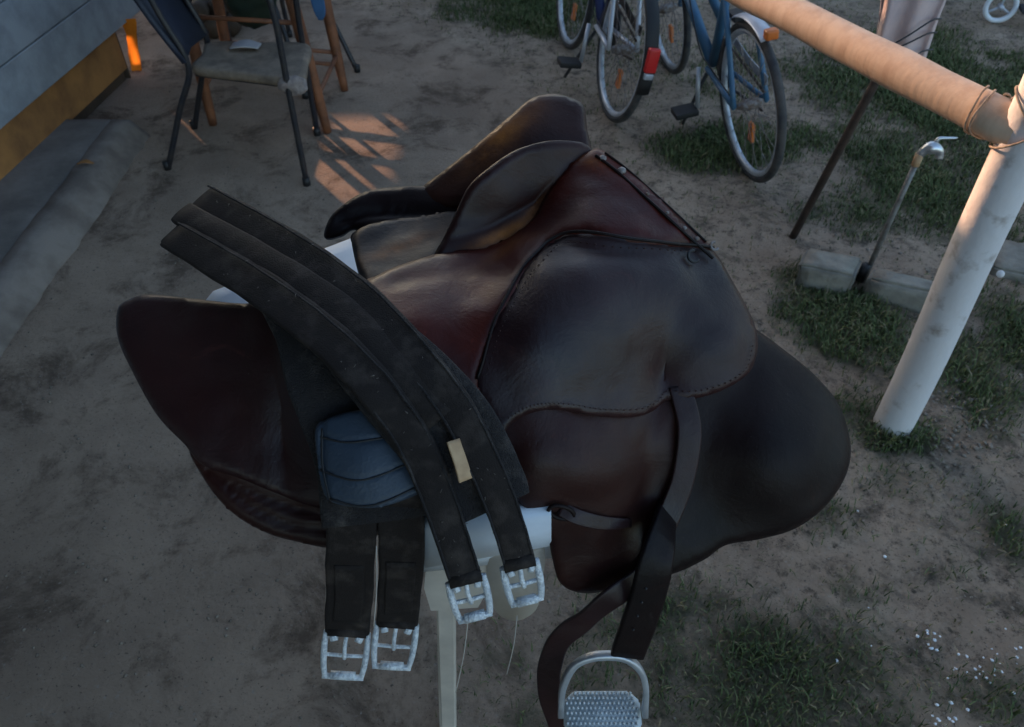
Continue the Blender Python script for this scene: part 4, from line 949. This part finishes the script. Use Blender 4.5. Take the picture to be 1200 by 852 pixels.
    for s in (-1, 1):
        bm = bmesh.new(); tube(bm, [bb + Vector((0, .055 * s, 0)), bb + Vector((-.02 * s, .065 * s, -.15 * s))], .009, 8); co('crank', bm, 'silver')
    for s, q in ((-1, bb + Vector((.02, -.115, .155))), (1, bb + Vector((-.02, .115, -.155)))):
        bm = bmesh.new(); box(bm, q, (.075, .09, .022), .004); co('pedal', bm, 'black')
    bm = bmesh.new(); tube(bm, [hd_ + Vector((0, 0, .0)), hd_ + Vector((-.04, 0, .16))], .013, 8); tube(bm, [hd_ + Vector((-.16, -.26, .20)), hd_ + Vector((-.04, -.2, .22)), hd_ + Vector((-.03, 0, .17)), hd_ + Vector((-.04, .2, .22)), hd_ + Vector((-.16, .26, .20))], .011, 8, 5); co('handlebar', bm, 'silver')
    bm = bmesh.new(); tube(bm, [hd_ + Vector((-.1, .18, .2)), hd_ + Vector((.05, .05, .1)), hd_ + Vector((-.05, .025, -.02)), bb + Vector((.08, .03, .06)), bb + Vector((-.05, .03, .02)), cr + Vector((.03, .06, .03))], .0028, 5, 6); co('cable', bm, 'black')
    bm = bmesh.new(); tube(bm, [bb + Vector((0, -.045, .085)), cr + Vector((0, -.045, .035))], .005, 5); tube(bm, [bb + Vector((0, -.045, -.085)), cr + Vector((0, -.045, -.035))], .005, 5); tag(co('chain', bm, 'rod'))
    bm = bmesh.new(); tube(bm, [st, st + Vector((-.03, 0, .10))], .012, 8); co('seat_post', bm, 'silver')
    bm = bmesh.new(); sc_ = st + Vector((-.04, 0, .12))
    loft(bm, [[sc_ + Vector((x, y * wv, z)) for y, z in ((-1, -.02), (-.9, .015), (0, .025), (.9, .015), (1, -.02), (0, -.03))] for x, wv in ((-.13, .05), (-.10, .085), (-.03, .07), (.06, .03), (.13, .018))]); co('bike_seat', bm, 'black')
    bm = bmesh.new(); tube(bm, [bb + Vector((-.02, .03, -.02)), Vector((bb.x + .05, .10, .01))], .007, 8); co('kickstand', bm, 'tyre')
    return t
def place(b, uv, heading, lean):
    p = U(*uv); b.matrix_world = Matrix.Translation(p) @ Matrix.Rotation(R(90) - R(heading), 4, 'Z') @ Matrix.Rotation(R(lean), 4, 'X')
bikeR = make_bike('light blue bicycle with a bare silver rim standing in the grass tuft', .27, 'blue', .90, True, 'silver'); place(bikeR, (874, 202), -10, -9)
bikeL = make_bike('navy and silver small bicycle with a red tail light', .27, 'navy', .72, False, 'black', 'silver'); place(bikeL, (712, 136), -11, 8)
sc = thing('kick_scooter', tuple(U(1165, 27)), 'small pale kick scooter standing far off beyond the grass', 'scooter', rot=(0, 0, R(-12)))
def sco(name, bm, m, par=None): return bmobj(name, bm, m, par or sc)
for cx in (0, .55):
    bm = bmesh.new(); tube(bm, [Vector((cx + .066 * math.cos(a), 0, .078 + .066 * math.sin(a))) for a in np.linspace(0, 6.2832, 33)], .012, 8, cap=False); wh = sco('wheel', bm, 'plastic')
    bm = bmesh.new(); [tube(bm, [Vector((cx, 0, .078)), Vector((cx + .06 * math.cos(a), 0, .078 + .06 * math.sin(a)))], .006, 6) for a in (1.57, 3.66, 5.76)]; tube(bm, [Vector((cx, -.02, .078)), Vector((cx, .02, .078))], .012, 8); sco('spokes', bm, 'silver', wh)
bm = bmesh.new(); box(bm, (.27, 0, .075), (.36, .10, .02), .006); sco('deck', bm, 'tyre')
bm = bmesh.new(); tube(bm, [Vector((.55, .035, .078)), Vector((.53, .03, .19)), Vector((.50, 0, .22)), Vector((.44, 0, .75))], .013, 8, 3); tube(bm, [Vector((.44, -.18, .75)), Vector((.44, .18, .75))], .012, 8); sco('stem', bm, 'silver')
